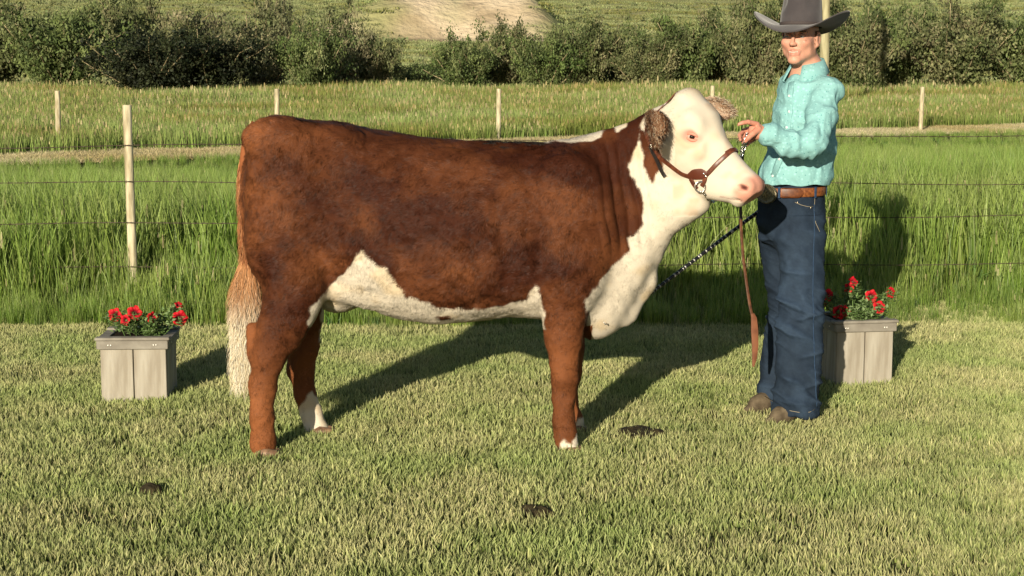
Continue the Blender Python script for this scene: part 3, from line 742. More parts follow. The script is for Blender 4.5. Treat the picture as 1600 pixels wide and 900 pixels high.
W_CREST = poly([(835, 190), (835, 219), (855, 223), (875, 219), (892, 221), (915, 222), (928, 219), (938, 213), (943, 204), (950, 199), (958, 196), (963, 204), (978, 199), (980, 180), (960, 170)], 6.72)
W_FHIND = poly([(455, 760), (455, 640), (468, 640), (476, 622), (488, 612), (497, 625), (508, 632), (540, 640), (540, 760)], 6.87)
W_NFOOT = poly([(860, 760), (872, 688), (880, 684), (892, 690), (900, 676), (920, 676), (925, 760)], 6.49)
W_FFOOT = poly([(880, 760), (896, 672), (903, 652), (912, 652), (930, 690), (930, 760)], 6.87)
B_CHEEK = poly([(1006, 205), (1026, 215), (1040, 245), (1046, 275), (1038, 268), (1030, 276), (1026, 290), (1018, 282), (1011, 262), (1007, 235)], 6.42)
B_SPOT = poly([(620, 432), (632, 428), (646, 440), (640, 452), (626, 445)], 6.47); B_SPOT2 = poly([(683, 495), (700, 493), (706, 498), (690, 502)], 6.55)
def hloc(p):
    q = p - HO; return q @ HA, q @ HN, q @ HS
def white_dist(p):
    x, y, z = p[:, 0], p[:, 1], p[:, 2]
    near = y < CY
    wj = fbm(p, .035, 3, 3) * .012 + noise(p, .09, 8) * .008
    d = np.maximum.reduce([seg_d(x, z, W_BELLY), seg_d(x, z, W_FRONT), np.where(z > cz_(240), seg_d(x, z, W_CREST), -9), np.where(~near, seg_d(x, z, W_FHIND), -9), np.where(near, seg_d(x, z, W_NFOOT), -9), np.where(~near, seg_d(x, z, W_FFOOT), -9)])
    # the inner faces and the midline of the belly and brisket are white
    d = np.minimum(d, -seg_d(x, z, B_SPOT)); d = np.minimum(d, -seg_d(x, z, B_SPOT2))
    d = np.where((x < cx_(1060)), np.minimum(d, -seg_d(x, z, B_CHEEK)), d)
    legb = (z < cz_(500)) & (x > cx_(835)) & (x < cx_(925)) & (z > cz_(655))
    d = np.where(legb, np.minimum(d, -.01 - 0 * z), d)
    return d + wj
def cow_color(p, n_=None):
    d = white_dist(p); m = sstep(d, -.004, .005)[:, None]
    x, y, z = p[:, 0], p[:, 1], p[:, 2]
    t1 = fbm(p + fbm(p, .2, 3)[:, None] * .08, .19, 55)[:, None] * .75 + .5; t2 = fbm(p * np.array([1, 1, .6]), .05, 66)[:, None] * .5 + .5
    t3 = fbm(p, .45, 58)[:, None] * .5; tone = np.clip(t1 * 1.15 + t2 * .26 - .47 + t3 * .6, 0, 1)
    leg = (1 - sstep(z, .28, .62))[:, None]; rear = (1 - sstep(x, cx_(392), cx_(440)))[:, None]
    tone = np.clip(tone + leg * .62 + rear * .5 + .25 * sstep(z, cz_(240), cz_(205))[:, None] * (x < cx_(800))[:, None], 0, 1.3)
    brown = np.array([.043, .0118, .0050]) * (1 - tone) + np.array([.180, .062, .0225]) * tone
    white = np.array([.665, .59, .475]) * (1 - .16 * t2) + np.array([.0, .0, .0])
    white = white * (1 - .26 * sstep(fbm(p, .12, 71), .1, .5)[:, None] * np.array([.2, .5, 1.0]))
    u, w_, s_ = hloc(p)
    thin = sstep(fbm(p, .065, 88), .0, .45)[:, None] * ((x > cx_(1045)) & (z > cz_(330)))[:, None]
    white = white * (1 - thin * np.array([.06, .17, .24]))
    c = brown * (1 - m) + white * m
    hd = (u > .05) & (u < .56) & (w_ > -.4) & (x > cx_(1040))
    pk = sstep(u, .415, .450) * sstep(w_, -.105, -.065) * hd
    c = c * (1 - pk[:, None]) + np.array([.62, .30, .22]) * (1 + .12 * t2) * pk[:, None]
    e1_ = (u - .170) * .80 + (w_ + .074) * .60; e2_ = (w_ + .074) * .80 - (u - .170) * .60; e = np.sqrt((e1_ / .044) ** 2 + (e2_ / .027) ** 2); ek = (1 - sstep(e, .55, 1.15)) * (np.abs(s_) > .06) * hd * .8
    c = c * (1 - ek[:, None]) + np.array([.58, .24, .19]) * ek[:, None]
    ml = np.exp(-((w_ - (-.088 - .9 * (.475 - u))) / .0035) ** 2) * hd * (u > .415) * (u < .485)
    c = c * (1 - .6 * ml[:, None]) + np.array([.25, .09, .07]) * .6 * ml[:, None]
    nz_ = np.exp(-(((u - .452) * .8 + (w_ + .036) * .6) / .019) ** 4 - (((w_ + .036) * .8 - (u - .452) * .6) / .0095) ** 4) * hd * (np.abs(s_) < .085)
    c = c * (1 - .95 * nz_[:, None]) + np.array([.06, .012, .010]) * .95 * nz_[:, None]
    return np.clip(c, 0, 1)
# relief: skin folds on the neck, shoulder and rib creases, tufty coat
x, z = V[:, 0], V[:, 2]
dsp = fbm(V, .16, 91, 2) * .010 + fbm(V * np.array([1, 1, .6]) + fbm(V, .1, 44)[:, None] * .05, .036, 95, 3) * .0058 * (1 - .7 * sstep(V[:, 0], cx_(905), cx_(940)))
nb = sstep(x, cx_(915), cx_(950)) * (1 - sstep(x, cx_(1000), cx_(1030))) * sstep(z, cz_(400), cz_(360)) * (1 - sstep(z, cz_(235), cz_(205)))
fx = (x - (z - cz_(280)) * -.16) + .01 * noise(V, .12, 5)
dsp = dsp * (1 - .5 * nb) + nb * (.0085 * np.abs(np.sin(fx * 2 * math.pi / .088)) - .005)
rb = np.exp(-((x - cx_(838) + .10 * (z - cz_(350))) / .034) ** 2) * sstep(z, cz_(470), cz_(430)) * (1 - sstep(z, cz_(280), cz_(230)))
rb2 = np.exp(-((x - cx_(790) + .12 * (z - cz_(390))) / .03) ** 2) * sstep(z, cz_(450), cz_(420)) * (1 - sstep(z, cz_(350), cz_(310)))
rb3 = np.exp(-((x - cx_(745)) / .045) ** 2) * sstep(z, cz_(440), cz_(410)) * (1 - sstep(z, cz_(380), cz_(330)))
dsp = dsp - .015 * rb - .011 * rb2 - .010 * rb3
u, w_, s_ = hloc(V); headm = sstep(x, cx_(1040), cx_(1060)) * (z > cz_(330))
dsp = dsp * (1 - .80 * headm) + headm * (fbm(V, .075, 201, 2) * .0050 * (1 - .8 * np.exp(-((u - .17) / .05) ** 2 - ((w_ + .074) / .04) ** 2)))
sock = headm * (np.exp(-(np.sqrt(((u - .165) / 1.0) ** 2 + ((w_ + .078) / 1.0) ** 2) - .052) ** 2 / .008 ** 2)) * (-.0035) * (np.abs(s_) > .05)
dsp = dsp + sock
wr = headm * np.exp(-((u - .11) / .03) ** 2 - ((w_ + .03) / .03) ** 2) * .002 * np.sin(u * 900)
fe = headm * (sstep(u, .20, .24) * (1 - sstep(u, .36, .40))) * (-.004) * np.exp(-((w_ + .055) / .012) ** 2)
dsp += wr + fe
wmv = sstep(white_dist(V), -.01, .02); dsp = dsp * (1 - .45 * wmv * (1 - nb))
thr = sstep(x, cx_(940), cx_(965)) * (1 - headm) * (1 - sstep(z, cz_(370), cz_(330)))
dsp += thr * .0012 * np.sin((x + .45 * z) * 2 * math.pi / .062 + 2 * noise(V, .1, 14))
V = V + N * dsp[:, None]; N = vnormals(V, F)
me = npmesh('body', local(cow, V), F); add_col(me, cow_color(V))
coat_m = attr_mat('cow_coat', rough=.7, spec=.08, sheen=.0)
body = obj('body', me, coat_m, cow)

# coat: short hair lying along the body
def tri_points(V, F, n):
    a, b, c, d = V[F[:, 0]], V[F[:, 1]], V[F[:, 2]], V[F[:, 3]]
    A = np.linalg.norm(np.cross(c - a, d - b), axis=1) / 2; cum = np.cumsum(A); k = np.searchsorted(cum, RNG.uniform(0, cum[-1], n)); k = np.minimum(k, len(F) - 1)
    s, t = RNG.uniform(0, 1, n)[:, None], RNG.uniform(0, 1, n)[:, None]
    p = a[k] * (1 - s) * (1 - t) + b[k] * s * (1 - t) + c[k] * s * t + d[k] * (1 - s) * t
    q = N[F[k]]; nn = q.mean(1); nn /= np.linalg.norm(nn, axis=1)[:, None] + 1e-9
    return p, nn
def strands(name, p, nn, dirv, L, W, C, parent, mat_, lift, kind='stuff', nrm_tilt=.3, clump=None):
    t = dirv - nn * (dirv * nn).sum(1)[:, None]; t /= np.linalg.norm(t, axis=1)[:, None] + 1e-9
    d = t * (1 - lift)[:, None] + nn * lift[:, None]; d /= np.linalg.norm(d, axis=1)[:, None]
    s = np.cross(nn, d); s /= np.linalg.norm(s, axis=1)[:, None] + 1e-9
    r0 = p - nn * .002; tip = r0 + d * L[:, None]
    VV = np.stack([r0 - s * W[:, None] / 2, r0 + s * W[:, None] / 2, tip], 1).reshape(-1, 3)
    FF = np.arange(len(p) * 3).reshape(-1, 3)
    me = npmesh(name, local(parent, VV), FF); add_col(me, np.repeat(C, 3, 0))
    ns = nn + s * RNG.normal(0, nrm_tilt, len(p))[:, None] + t * RNG.normal(0, nrm_tilt * .6, len(p))[:, None]; 
    if clump is not None: ns = ns + (t * (.46 * noise(p, .022, 31) + .34 * noise(p, .06, 35))[:, None] + s * (.42 * noise(p, .022, 32) + .30 * noise(p, .06, 33))[:, None]) * clump[:, None]
    ns /= np.linalg.norm(ns, axis=1)[:, None]
    add_vec(me, np.repeat(ns, 3, 0), 'nrm')
    o = obj(name, me, mat_, parent)
    if kind: o['kind'] = kind
    return o
fur_m = attr_mat('cow_hair', rough=.55, spec=.20, normal_attr='nrm')
p, nn = tri_points(V, F, 640000)
u, w_, s_ = hloc(p); hm_ = (p[:, 0] > cx_(1045)) & (p[:, 2] > cz_(335))
keep = ~(hm_ & (((u > .435) & (w_ > -.11)) | (np.hypot((u - .17) / .026, (w_ + .074) / .020) < 1))); p, nn, hm_, u, w_ = p[keep], nn[keep], hm_[keep], u[keep], w_[keep]
cl = fbm(p * np.array([1, 1, .45]) + fbm(p, .06, 2)[:, None] * .03, .014, 3, 2); wm_ = sstep(white_dist(p), -.004, .005); C = cow_color(p) * (1 + (.62 - .48 * wm_)[:, None] * cl[:, None]) * RNG.uniform(.75, 1.3, (len(p), 1)); sw = np.stack([fbm(p, .10, 5), fbm(p, .10, 6), fbm(p, .10, 7)], 1) * 1.5
base_dir = np.array([-.7, 0, -.65]); dirv = base_dir + sw
legz = 1 - sstep(p[:, 2], .45, .65); dirv = dirv * (1 - .6 * legz[:, None]) + np.array([0, 0, -1.0]) * legz[:, None]
nk = sstep(p[:, 0], cx_(900), cx_(960)) * (~hm_); dirv = dirv * (1 - .7 * nk[:, None]) + np.array([-.15, 0, -1.0]) * nk[:, None]
dirv = np.where(hm_[:, None], -HA * 1.0 + HN * .1 - .35 * HN * (w_ < -.1)[:, None] + sw * .25, dirv)
brd = white_dist(p)
L = np.where(hm_, .0075 + .008 * (1 - sstep(u, .06, .13)), .0155) * RNG.uniform(.6, 1.3, len(p)); L *= 1 - .35 * nk; L *= 1 - .35 * legz; L *= np.where((brd > 0) & ~hm_, .85, 1.0)
lift = np.where(hm_, .12, .30 + .25 * fbm(p, .035, 9)); lift = np.clip(lift, .05, .6)
strands('coat_hair', p, nn, dirv, L, np.where(hm_, .0013, .0021) * RNG.uniform(.7, 1.2, len(p)), C, cow, fur_m, lift, clump=np.where(hm_, .85, 1 - .6 * wm_))
del p, nn, C, dirv, sw

# eyes: ball, iris and lids
eye_m = mat('eye_glaze', (.02, .010, .006), .05, .8); eyw_m = mat('eye_white', (.55, .42, .36), .2, .5); lid_m = mat('pink_eyelid', lin(215, 140, 120), .6, .3); lash_m = mat('pale_lash', lin(235, 215, 185), .7, .2)
for s_ in (1, -1):
    c = hp(.170, -.074, .0885 * s_)
    mb = MB(); mb.ball(c, .0195, 20, 14); e = mb.build('eye', eyw_m, cow)
    out = HS * s_ * .93 + HA * .25 + HN * .25; out /= np.linalg.norm(out)
    if s_ < 0: out = -HS * .93 + HA * .3
    mb = MB(); mb.ball(c + out / np.linalg.norm(out) * .0080, .0136, 18, 12); obj('iris', mb.mesh('iris', parent=cow), eye_m, e)
    e1 = HA * .80 + HN * .60; e2 = HN * .80 - HA * .60
    for sg in (1, -1):
        mb = MB(); pts = []
        for k in range(13):
            th = math.pi * k / 12; pts.append(c + out * (.0055 + .0125 * math.sin(th)) - e1 * (.0245 * math.cos(th)) + e2 * sg * (.0122 * math.sin(th)))
        mb.tube(pts, [.0025 + .0035 * math.sin(math.pi * k / 12) for k in range(13)], 8); obj('eyelid', mb.mesh('eyelid', parent=cow), lid_m, e)
# ears: cupped leaves with a hairy rim
def ear(base, tip, normal, wid, cols, hair, seed, hairlen=.03, inner=None):
    r = np.random.default_rng(seed); base, tip, normal = [np.array(v, float) for v in (base, tip, normal)]
    L = np.linalg.norm(tip - base); a = (tip - base) / L; normal = normal - a * (a @ normal); normal /= np.linalg.norm(normal); b = np.cross(a, normal)
    nu, nv = 16, 13; V = []; 
    for side in (0, 1):
        for i in range(nu + 1):
            t = i / nu; wd = wid * (.42 + .9 * math.sin(math.pi * min(t * 1.02 + .02, 1) ** .85) ) * (1 - t ** 3) ** .6 * .62
            for j in range(nv):
                s = j / (nv - 1) * 2 - 1; cup = (s * s) * wd * .55; th = .006 * (1 - s * s) * (1 - t) + .0015
                V.append(base + a * (L * t) + b * (s * wd) + normal * (cup + .02 * math.sin(t * 2) - (th if side else -th)))
    F = []; k = (nu + 1) * nv
    for i in range(nu):
        for j in range(nv - 1):
            q = i * nv + j; F.append((q, q + nv, q + nv + 1, q + 1)); F.append((k + q, k + q + 1, k + q + nv + 1, k + q + nv))
        for j in (0, nv - 1):
            q = i * nv + j; F.append((q, k + q, k + q + nv, q + nv) if j == 0 else (q, q + nv, k + q + nv, k + q))
    V = np.array(V); me = npmesh('ear', local(cow, V), F)
    n1 = fbm(V, .03, 3)[:, None] * .5 + .5; Cc = np.array(cols[0]) * n1 + np.array(cols[1]) * (1 - n1); add_col(me, np.clip(Cc, 0, 1)); e = obj('ear', me, coat_m, cow)
    m = hair; ti = r.uniform(0, 1, m); sj = r.uniform(-1, 1, m); edge = r.uniform(0, 1, m) < .45; sj = np.where(edge, np.sign(sj) * r.uniform(.8, 1, m), sj)
    ii = np.clip((ti * nu).astype(int), 0, nu); jj = np.clip(((sj + 1) / 2 * (nv - 1)).round().astype(int), 0, nv - 1); sd = (r.uniform(0, 1, m) < .45).astype(int)
    p = V[sd * k + ii * nv + jj] + r.normal(0, .004, (m, 3)); nn = np.where(sd[:, None] == 1, -normal, normal) + np.where(edge, np.sign(sj), 0)[:, None] * b * 1.0; nn /= np.linalg.norm(nn, axis=1)[:, None]
    dv = a + r.normal(0, .35, (m, 3)) + np.array([0, 0, -.35])
    cc = np.array(inner)[r.integers(0, len(inner), m)] * r.uniform(.8, 1.5, (m, 1))
    o = strands('ear_hair', p, nn, dv, hairlen * r.uniform(.4, 1.2, m), np.full(m, .0013), np.clip(cc, 0, 1), cow, fur_m, np.where(edge, .35, .2)); o.parent = e
    return e
bq = hp(.0, -.135, .10)
ear(bq, P(1022, 236, 6.37), (.15, -.95, .30), .053, [(.36, .20, .11), (.18, .085, .045)], 5200, 5, .042,
    [(.16, .07, .035), (.26, .12, .06), (.38, .22, .12), (.62, .50, .35), (.20, .09, .04)])
ear(hp(.03, -.055, -.085), P(1146, 174, 6.78), (-.1, -1.0, -.12), .066, [(.62, .45, .33), (.40, .24, .15)], 3600, 6, .020,
    [(.26, .13, .07), (.40, .24, .14), (.62, .50, .38), (.75, .65, .5)])
# hooves: two claws each
hoof_m = mat('hoof_horn', lin(150, 118, 92), .5, .35, c2=lin(95, 72, 54), ns=30)
for (fx_, fz_, Y, dx) in ((414, 712, 6.455, .02), (501, 690, 6.845, .02), (889, 698, 6.485, .02), (898, 682, 6.865, .02)):
    b = P(fx_, fz_, Y); b[2] = 0; h = MB()
    for sg in (-1, 1):
        pts = []; 
        h.tube([b + np.array([-.03, .021 * sg, .005]), b + np.array([-.0, .021 * sg, .010]), b + np.array([.045, .020 * sg, .008]), b + np.array([.062, .016 * sg, .004])], [.016, .024, .019, .007], 10)
    h.build('hoof', hoof_m, cow)
# tail: dock hanging down the back, long pale switch
tp = [P(404, 197, CY), P(391, 213, CY - .01), P(384, 245, CY - .04), P(386, 300, CY - .07), P(389, 360, CY - .09), P(391, 415, CY - .10), P(388, 460, CY - .10), P(386, 520, CY - .10), P(388, 560, CY - .10)]
tp = np.array(tp); tt = np.linspace(0, 1, 40); tpc = np.stack([np.interp(tt, np.linspace(0, 1, len(tp)), tp[:, i]) for i in range(3)], 1)
for _ in range(2): tpc[1:-1] = (tpc[:-2] + tpc[1:-1] * 2 + tpc[2:]) / 4
mb = MB(); mb.tube(tpc, np.interp(tt, [0, .15, .6, 1], [.034, .028, .020, .008]), 12); tme = mb.mesh('tail', parent=cow)
cc = np.interp(tt, [.60, .68], [0, 1])[:, None] * np.array([.62, .52, .36]) + (1 - np.interp(tt, [.60, .68], [0, 1])[:, None]) * np.array([.26, .09, .035]); add_col(tme, np.repeat(cc, 12, 0))
tail = obj('tail', tme, coat_m, cow)
def long_hair(name, roots, dirs, L, W, C, parent, nseg=5, curl=.01, fall=.5, seed=1, mat_=None):
    r = np.random.default_rng(seed); m = len(roots); VV = np.zeros((m, nseg * 2 + 1, 3)); pos = roots.copy(); d = dirs.copy()
    sd = np.cross(d, np.array([0, -1.0, 0])); sd /= np.linalg.norm(sd, axis=1)[:, None] + 1e-9; ph = r.uniform(0, 6.28, m)
    for i in range(nseg + 1):
        t = i / nseg; wv = W * (1 - t ** 2 * .8)
        off = curl * np.sin(ph + t * 7)[:, None] * sd * t
        if i < nseg: VV[:, 2 * i] = pos + off - sd * wv[:, None] / 2; VV[:, 2 * i + 1] = pos + off + sd * wv[:, None] / 2
        else: VV[:, 2 * i] = pos + off
        d = d + np.array([0, 0, -fall]) * (1 / nseg); d /= np.linalg.norm(d, axis=1)[:, None]; pos = pos + d * (L / nseg)[:, None]
    k = nseg * 2 + 1; b0 = (np.arange(m) * k)[:, None]; tri = []
    for i in range(nseg - 1): tri += [[2 * i, 2 * i + 1, 2 * i + 3], [2 * i, 2 * i + 3, 2 * i + 2]]
    tri.append([2 * nseg - 2, 2 * nseg - 1, 2 * nseg]); F = (b0[:, :, None] + np.array(tri)[None]).reshape(-1, 3)
    me = npmesh(name, local(cow, VV.reshape(-1, 3)), F); add_col(me, np.repeat(C, k, 0))
    nrm = np.array([-.1, -1.0, .15]) + r.normal(0, .45, (m, 3)); nrm /= np.linalg.norm(nrm, axis=1)[:, None]; add_vec(me, np.repeat(nrm, k, 0), 'nrm')
    o = obj(name, me, mat_ or fur_m, parent); o['kind'] = 'stuff'; return o
r = RNG; m = 3800; k = r.uniform(.02, .62, m); ctr = np.stack([np.interp(k, tt, tpc[:, i]) for i in range(3)], 1)
th = r.uniform(0, 6.28, m); roots = ctr + np.stack([np.cos(th) * .022, np.sin(th) * .022, 0 * th], 1)
dirs = np.stack([np.cos(th) * .16 - .05, np.sin(th) * .12, -np.ones(m)], 1); dirs /= np.linalg.norm(dirs, axis=1)[:, None]
bc = np.array([[.30, .11, .045], [.38, .16, .06], [.24, .08, .03], [.45, .22, .10]])[r.integers(0, 4, m)] * r.uniform(.8, 1.2, (m, 1))
long_hair('tail_hair', roots, dirs, r.uniform(.05, .15, m), np.full(m, .0018), bc, tail, 4, .006, .3, 3)
m = 7500; k = r.uniform(.58, .98, m); ctr = np.stack([np.interp(k, tt, tpc[:, i]) for i in range(3)], 1); th = r.uniform(0, 6.28, m)
roots = ctr + np.stack([np.cos(th) * .016, np.sin(th) * .016, 0 * th], 1)
dirs = np.stack([np.cos(th) * .30 - .26 * (1 - k) * 1.6, np.sin(th) * .22, -.8 * np.ones(m)], 1); dirs /= np.linalg.norm(dirs, axis=1)[:, None]
kk = np.clip((k - .58) / .16, 0, 1)[:, None]
bc = (np.array([.42, .19, .075]) * (1 - kk) + np.array([[.76, .66, .46], [.82, .74, .56], [.68, .54, .33], [.85, .79, .64]])[r.integers(0, 4, m)] * kk) * r.uniform(.8, 1.15, (m, 1))
long_hair('switch_hair', roots, dirs, r.uniform(.08, .25, m) * (1 - .25 * k) + .02, np.full(m, .0022), np.clip(bc, 0, 1), tail, 6, .014, .6, 4)
# ================================================================== PERSON
MY = 7.2
def M_(px, py, Y=MY): return P(px, py, Y)
person = thing('person', 'person in grey felt cowboy hat, turquoise patterned shirt and blue jeans holding the halter lead', 'person', (M_(1245, 400)[0], MY, 0))
# directions: he faces left and half towards the camera
def dirs(deg):
    a = math.radians(deg); f = np.array([-math.sin(a), -math.cos(a), 0]); l = np.array([math.cos(a), -math.sin(a), 0]); return f, l   # forward, his left
U = np.array([0, 0, 1.0])
hF, hL = dirs(27)
hF = hF * math.cos(.05) - U * math.sin(.05) * -1; HU = np.cross(hL, hF); HU = -HU if HU[2] < 0 else HU
hF /= np.linalg.norm(hF); HUp = np.cross(hL, -hF) if np.cross(hL, -hF)[2] > 0 else np.cross(-hF, hL); HUp = HUp / np.linalg.norm(HUp)
HC = M_(1250, 58, 7.17)
SK = .96
def h_(l, f, u): return HC + (hL * l + hF * f + HUp * u) * SK
HRm = np.stack([hL, hF, HUp], 1)
sF, sL = dirs(50)      # chest
pF, pL = dirs(62)      # pelvis
# key joints
neck = M_(1262, 112, 7.21); chest = M_(1262, 165, 7.22); waist = M_(1240, 288, 7.22)
shl = M_(1294, 143, 7.08); shr = M_(1236, 138, 7.36)
elb = M_(1272, 222, 6.92); wrl = M_(1190, 209, 6.88)
hipl = M_(1255, 325, 7.13); hipr = M_(1222, 322, 7.30)
knl = M_(1247, 480, 7.08); knr = M_(1222, 475, 7.30)
anl = M_(1243, 640, 7.05); anr = M_(1212, 622, 7.30)
# right hand hidden behind the heifer's muzzle, holding the show stick
elr = M_(1236, 222, 7.42); wrr = M_(1232, 292, 7.45)

bh = .0042
bf = Field((M_(1130, 400)[0], 6.72, -.02), (M_(1345, 400)[0], 7.62, HC[2] + .16), bh)
# skull and face
E = lambda l, f, u, r, k=.012, sub=False: bf.ell(h_(l, f, u), np.array(r) * SK, HRm, k, sub)
Cn = lambda a, b, r1, r2, k=.008, sub=False: bf.cone(h_(*a), h_(*b), r1, r2, k, sub=sub)
E(0, -.018, .035, (.074, .094, .086), .02)
E(0, .022, -.038, (.053, .066, .082), .02)
for s_ in (1, -1):
    Cn((.048 * s_, -.005, -.062), (.015 * s_, .072, -.104), .015, .013, .02)
    E(.043 * s_, .058, -.026, (.023, .026, .022), .018)
    Cn((.012 * s_, .088, .022), (.048 * s_, .070, .020), .0065, .006, .015)
    E(.032 * s_, .094, .002, (.017, .012, .010), .010, True)
    E(.0110 * s_, .100, -.038, (.0078, .011, .0075), .006)
    E(.0060 * s_, .106, -.0450, (.0028, .005, .003), .003, True)
    # ear: rim and lobe
    for q in range(7):
        a0 = -2.3 + q * .62; a1 = a0 + .62
        p0 = (.074 * s_ + .008 * s_, -.012 - .017 * math.cos(a0), -.008 - .028 * math.sin(a0)); p1 = (.082 * s_, -.012 - .017 * math.cos(a1), -.008 - .028 * math.sin(a1))
        Cn(p0, p1, .0045, .0045, .005)
    E(.076 * s_, -.010, -.008, (.006, .016, .027), .006)
    E(.078 * s_, -.004, -.036, (.006, .008, .010), .006)
    E(.058 * s_, .02, -.04, (.010, .030, .040), .02)
E(0, .079, -.106, (.019, .016, .015), .018)
Cn((0, .090, .012), (0, .107, -.032), .0065, .0090, .009)
E(0, .111, -.036, (.0105, .010, .0095), .006)
Cn((-.024, .078, -.0655), (0, .0935, -.0665), .0050, .0065, .008); Cn((0, .0935, -.0665), (.024, .078, -.0655), .0065, .0050, .008)
Cn((-.020, .080, -.079), (0, .0915, -.0825), .0050, .0070, .008); Cn((0, .0915, -.0825), (.020, .080, -.079), .0070, .0050, .008)
Cn((-.023, .0865, -.0715), (0, .1010, -.0745), .0032, .0042, .003, True); Cn((0, .1010, -.0745), (.023, .0865, -.0715), .0042, .0032, .003, True)
# neck, trunk
bf.cone(h_(0, -.030, -.05), neck + sF * -.005, .056, .060, .03)
bf.cone(neck, neck - U * .06, .062, .08, .03)
bf.ell(chest, (.135, .085, .18), np.stack([sL, sF, U], 1), .05)
bf.ell(waist + U * .05, (.10, .08, .15), np.stack([pL, pF, U], 1), .05)
bf.cone(shl, shr, .038, .038, .05)
bf.chain([shl, elb, wrl], [.038, .032, .027], .02); bf.chain([shr, elr, wrr], [.038, .032, .027], .02)
anl_ = anl + U * .06; anr_ = anr + U * .06; bf.chain([hipl, knl, anl_], [.055, .038, .028], .02); bf.chain([hipr, knr, anr_], [.055, .038, .028], .02)
# left hand: fist round the chain, index and thumb on top
def hand(w0, ax, back, side, curl, rr=1.0, point=None):
    """ax: along the palm, back: out of the back of the hand, side: towards the thumb"""
    ax, back, side = [v / np.linalg.norm(v) for v in (ax, back, side)]
    pc = w0 + ax * .050
    bf.chain([w0 - ax * .02, w0 + ax * .02], [.026, .024], .012, n=back, f=1.15)
    bf.ell(pc, (.047, .040, .0155), np.stack([ax, side, back], 1), .010)
    knk = [pc + ax * .040 + side * s for s in (.027, .009, -.009, -.026)]
    for s in (.027, .009, -.009, -.026): bf.cone(w0 + ax * .03 + side * s * .6, pc + ax * .038 + side * s, .011, .0095, .008)
    for i, (kn, ln) in enumerate(zip(knk, (.040, .045, .042, .034))):
        cu = curl[i]; p0 = kn; ang = cu[0]; pts = [p0]
        for sgm, (lk, da) in enumerate(zip((ln, ln * .62, ln * .5), (0, cu[1], cu[2]))):
            ang += da; d = ax * math.cos(ang) - back * math.sin(ang) + side * (.08 - .05 * i) * .5; pts.append(pts[-1] + d / np.linalg.norm(d) * lk)
        bf.chain(pts, [.0092, .0086, .0078, .0066], .0025)
    t0 = w0 + ax * .022 + side * .028 - back * .004; t1 = t0 + ax * .030 + side * .020 - back * .010; t2 = t1 + ax * .032 - side * .002 - back * .012; t3 = t2 + ax * .024 - side * .010 - back * .006
    bf.chain([w0 + ax * .01 + side * .012, t0, t1, t2, t3], [.017, .0145, .0115, .0098, .0078], .006)
    return pc, knk
hax = np.array([-.93, -.10, .04]); hbk = np.array([.05, -.55, .75]); hbk -= hax * (hbk @ hax) / (hax @ hax); hsd = np.array([0, -.78, -.5])
hsd = np.cross(hax, hbk); hsd = hsd if hsd[1] < 0 else -hsd
# the back of the hand faces up and to the camera; thumb and index lie on top, the other fingers close round the chain
HBK = np.array([.10, -.80, .15]); HSD = np.array([.0, .12, 1.0]); HAX = np.array([-.98, -.12, .06])
bf.cone(wrl + np.array([.02, 0, 0]), M_(1184, 206, 6.885), .027, .026, .012)
bf.ell(M_(1180.5, 204, 6.885), (.030, .024, .037), None, .010)
for pts_, rr_h in (([(1183, 194, 6.87), (1169, 190.5, 6.845), (1160, 192, 6.835), (1151.5, 195.5, 6.835)], (.0115, .0100, .0090, .0066)),           # index finger, pointing on
                   ([(1178, 199, 6.92), (1162, 204, 6.935), (1155.5, 211, 6.90), (1157, 219, 6.865)], (.0105, .0095, .0086, .0068)),
                   ([(1177, 206, 6.92), (1163, 212, 6.94), (1159.5, 219, 6.905), (1162, 225, 6.875)], (.0105, .0092, .0084, .0066)),
                   ([(1183, 214, 6.91), (1174, 220.5, 6.915), (1168.5, 225, 6.895), (1166, 228, 6.88)], (.0100, .0088, .0078, .0062)),
                   ([(1185, 202, 6.86), (1176, 209, 6.84), (1169.5, 215, 6.832), (1165, 221, 6.84)], (.0150, .0130, .0112, .0080))):              # thumb closing on the chain
    bf.chain([M_(*q_) for q_ in pts_], rr_h, .0025)
hand(wrr, np.array([-.25, .05, -.95]), np.array([.4, .9, -.05]), np.array([-.9, .4, .25]), [(1.0, 1.2, .8)] * 4)
V, F = bf.mesh(); del bf
V = smooth_v(V, F, 2, .45)
n1 = fbm(V, .03, 12)[:, None]; C = np.tile(np.array([.56, .285, .20]), (len(V), 1)) * (1 + .07 * n1)
q = (V - HC) / SK; ql, qf, qu = q @ hL, q @ hF, q @ HUp
hd = qu > -.14
ck = np.exp(-((np.abs(ql) - .042) / .022) ** 2 - ((qu + .03) / .022) ** 2) * hd * (qf > .03); C = C * (1 - .30 * ck[:, None]) + np.array([.60, .20, .15]) * .30 * ck[:, None]
lp = ((np.abs(ql) < .027) & (qf > .06) & (np.abs(qu + .073 + .0 * ql) < .0145)); lpf = lp.astype(float)[:, None]
C = C * (1 - .5 * lpf) + np.array([.50, .19, .15]) * .5 * lpf
br = (np.abs(np.abs(ql) - .031) < .019) & (np.abs(qu - .021 + .1 * (np.abs(ql) - .031)) < .0035) & (qf > .05); C = np.where(br[:, None], np.array([.10, .055, .03]), C)
mole = np.exp(-((ql - .052) / .005) ** 2 - ((qu + .020) / .006) ** 2)[:, None] * (qf > 0)[:, None]; C = C * (1 - .55 * mole)
hands = (V[:, 0] < wrl[0] + .02)[:, None]; C = np.where(hands, C * np.array([1.0, .86, .84]), C)
me = npmesh('body', local(person, V), F); add_col(me, C)
skin_m = attr_mat('skin', rough=.5, spec=.35)
skin_m.node_tree.nodes['Principled BSDF'].inputs['Subsurface Weight'].default_value = .08
skin_m.node_tree.nodes['Principled BSDF'].inputs['Subsurface Radius'].default_value = (.012, .004, .002)
obj('body', me, skin_m, person)
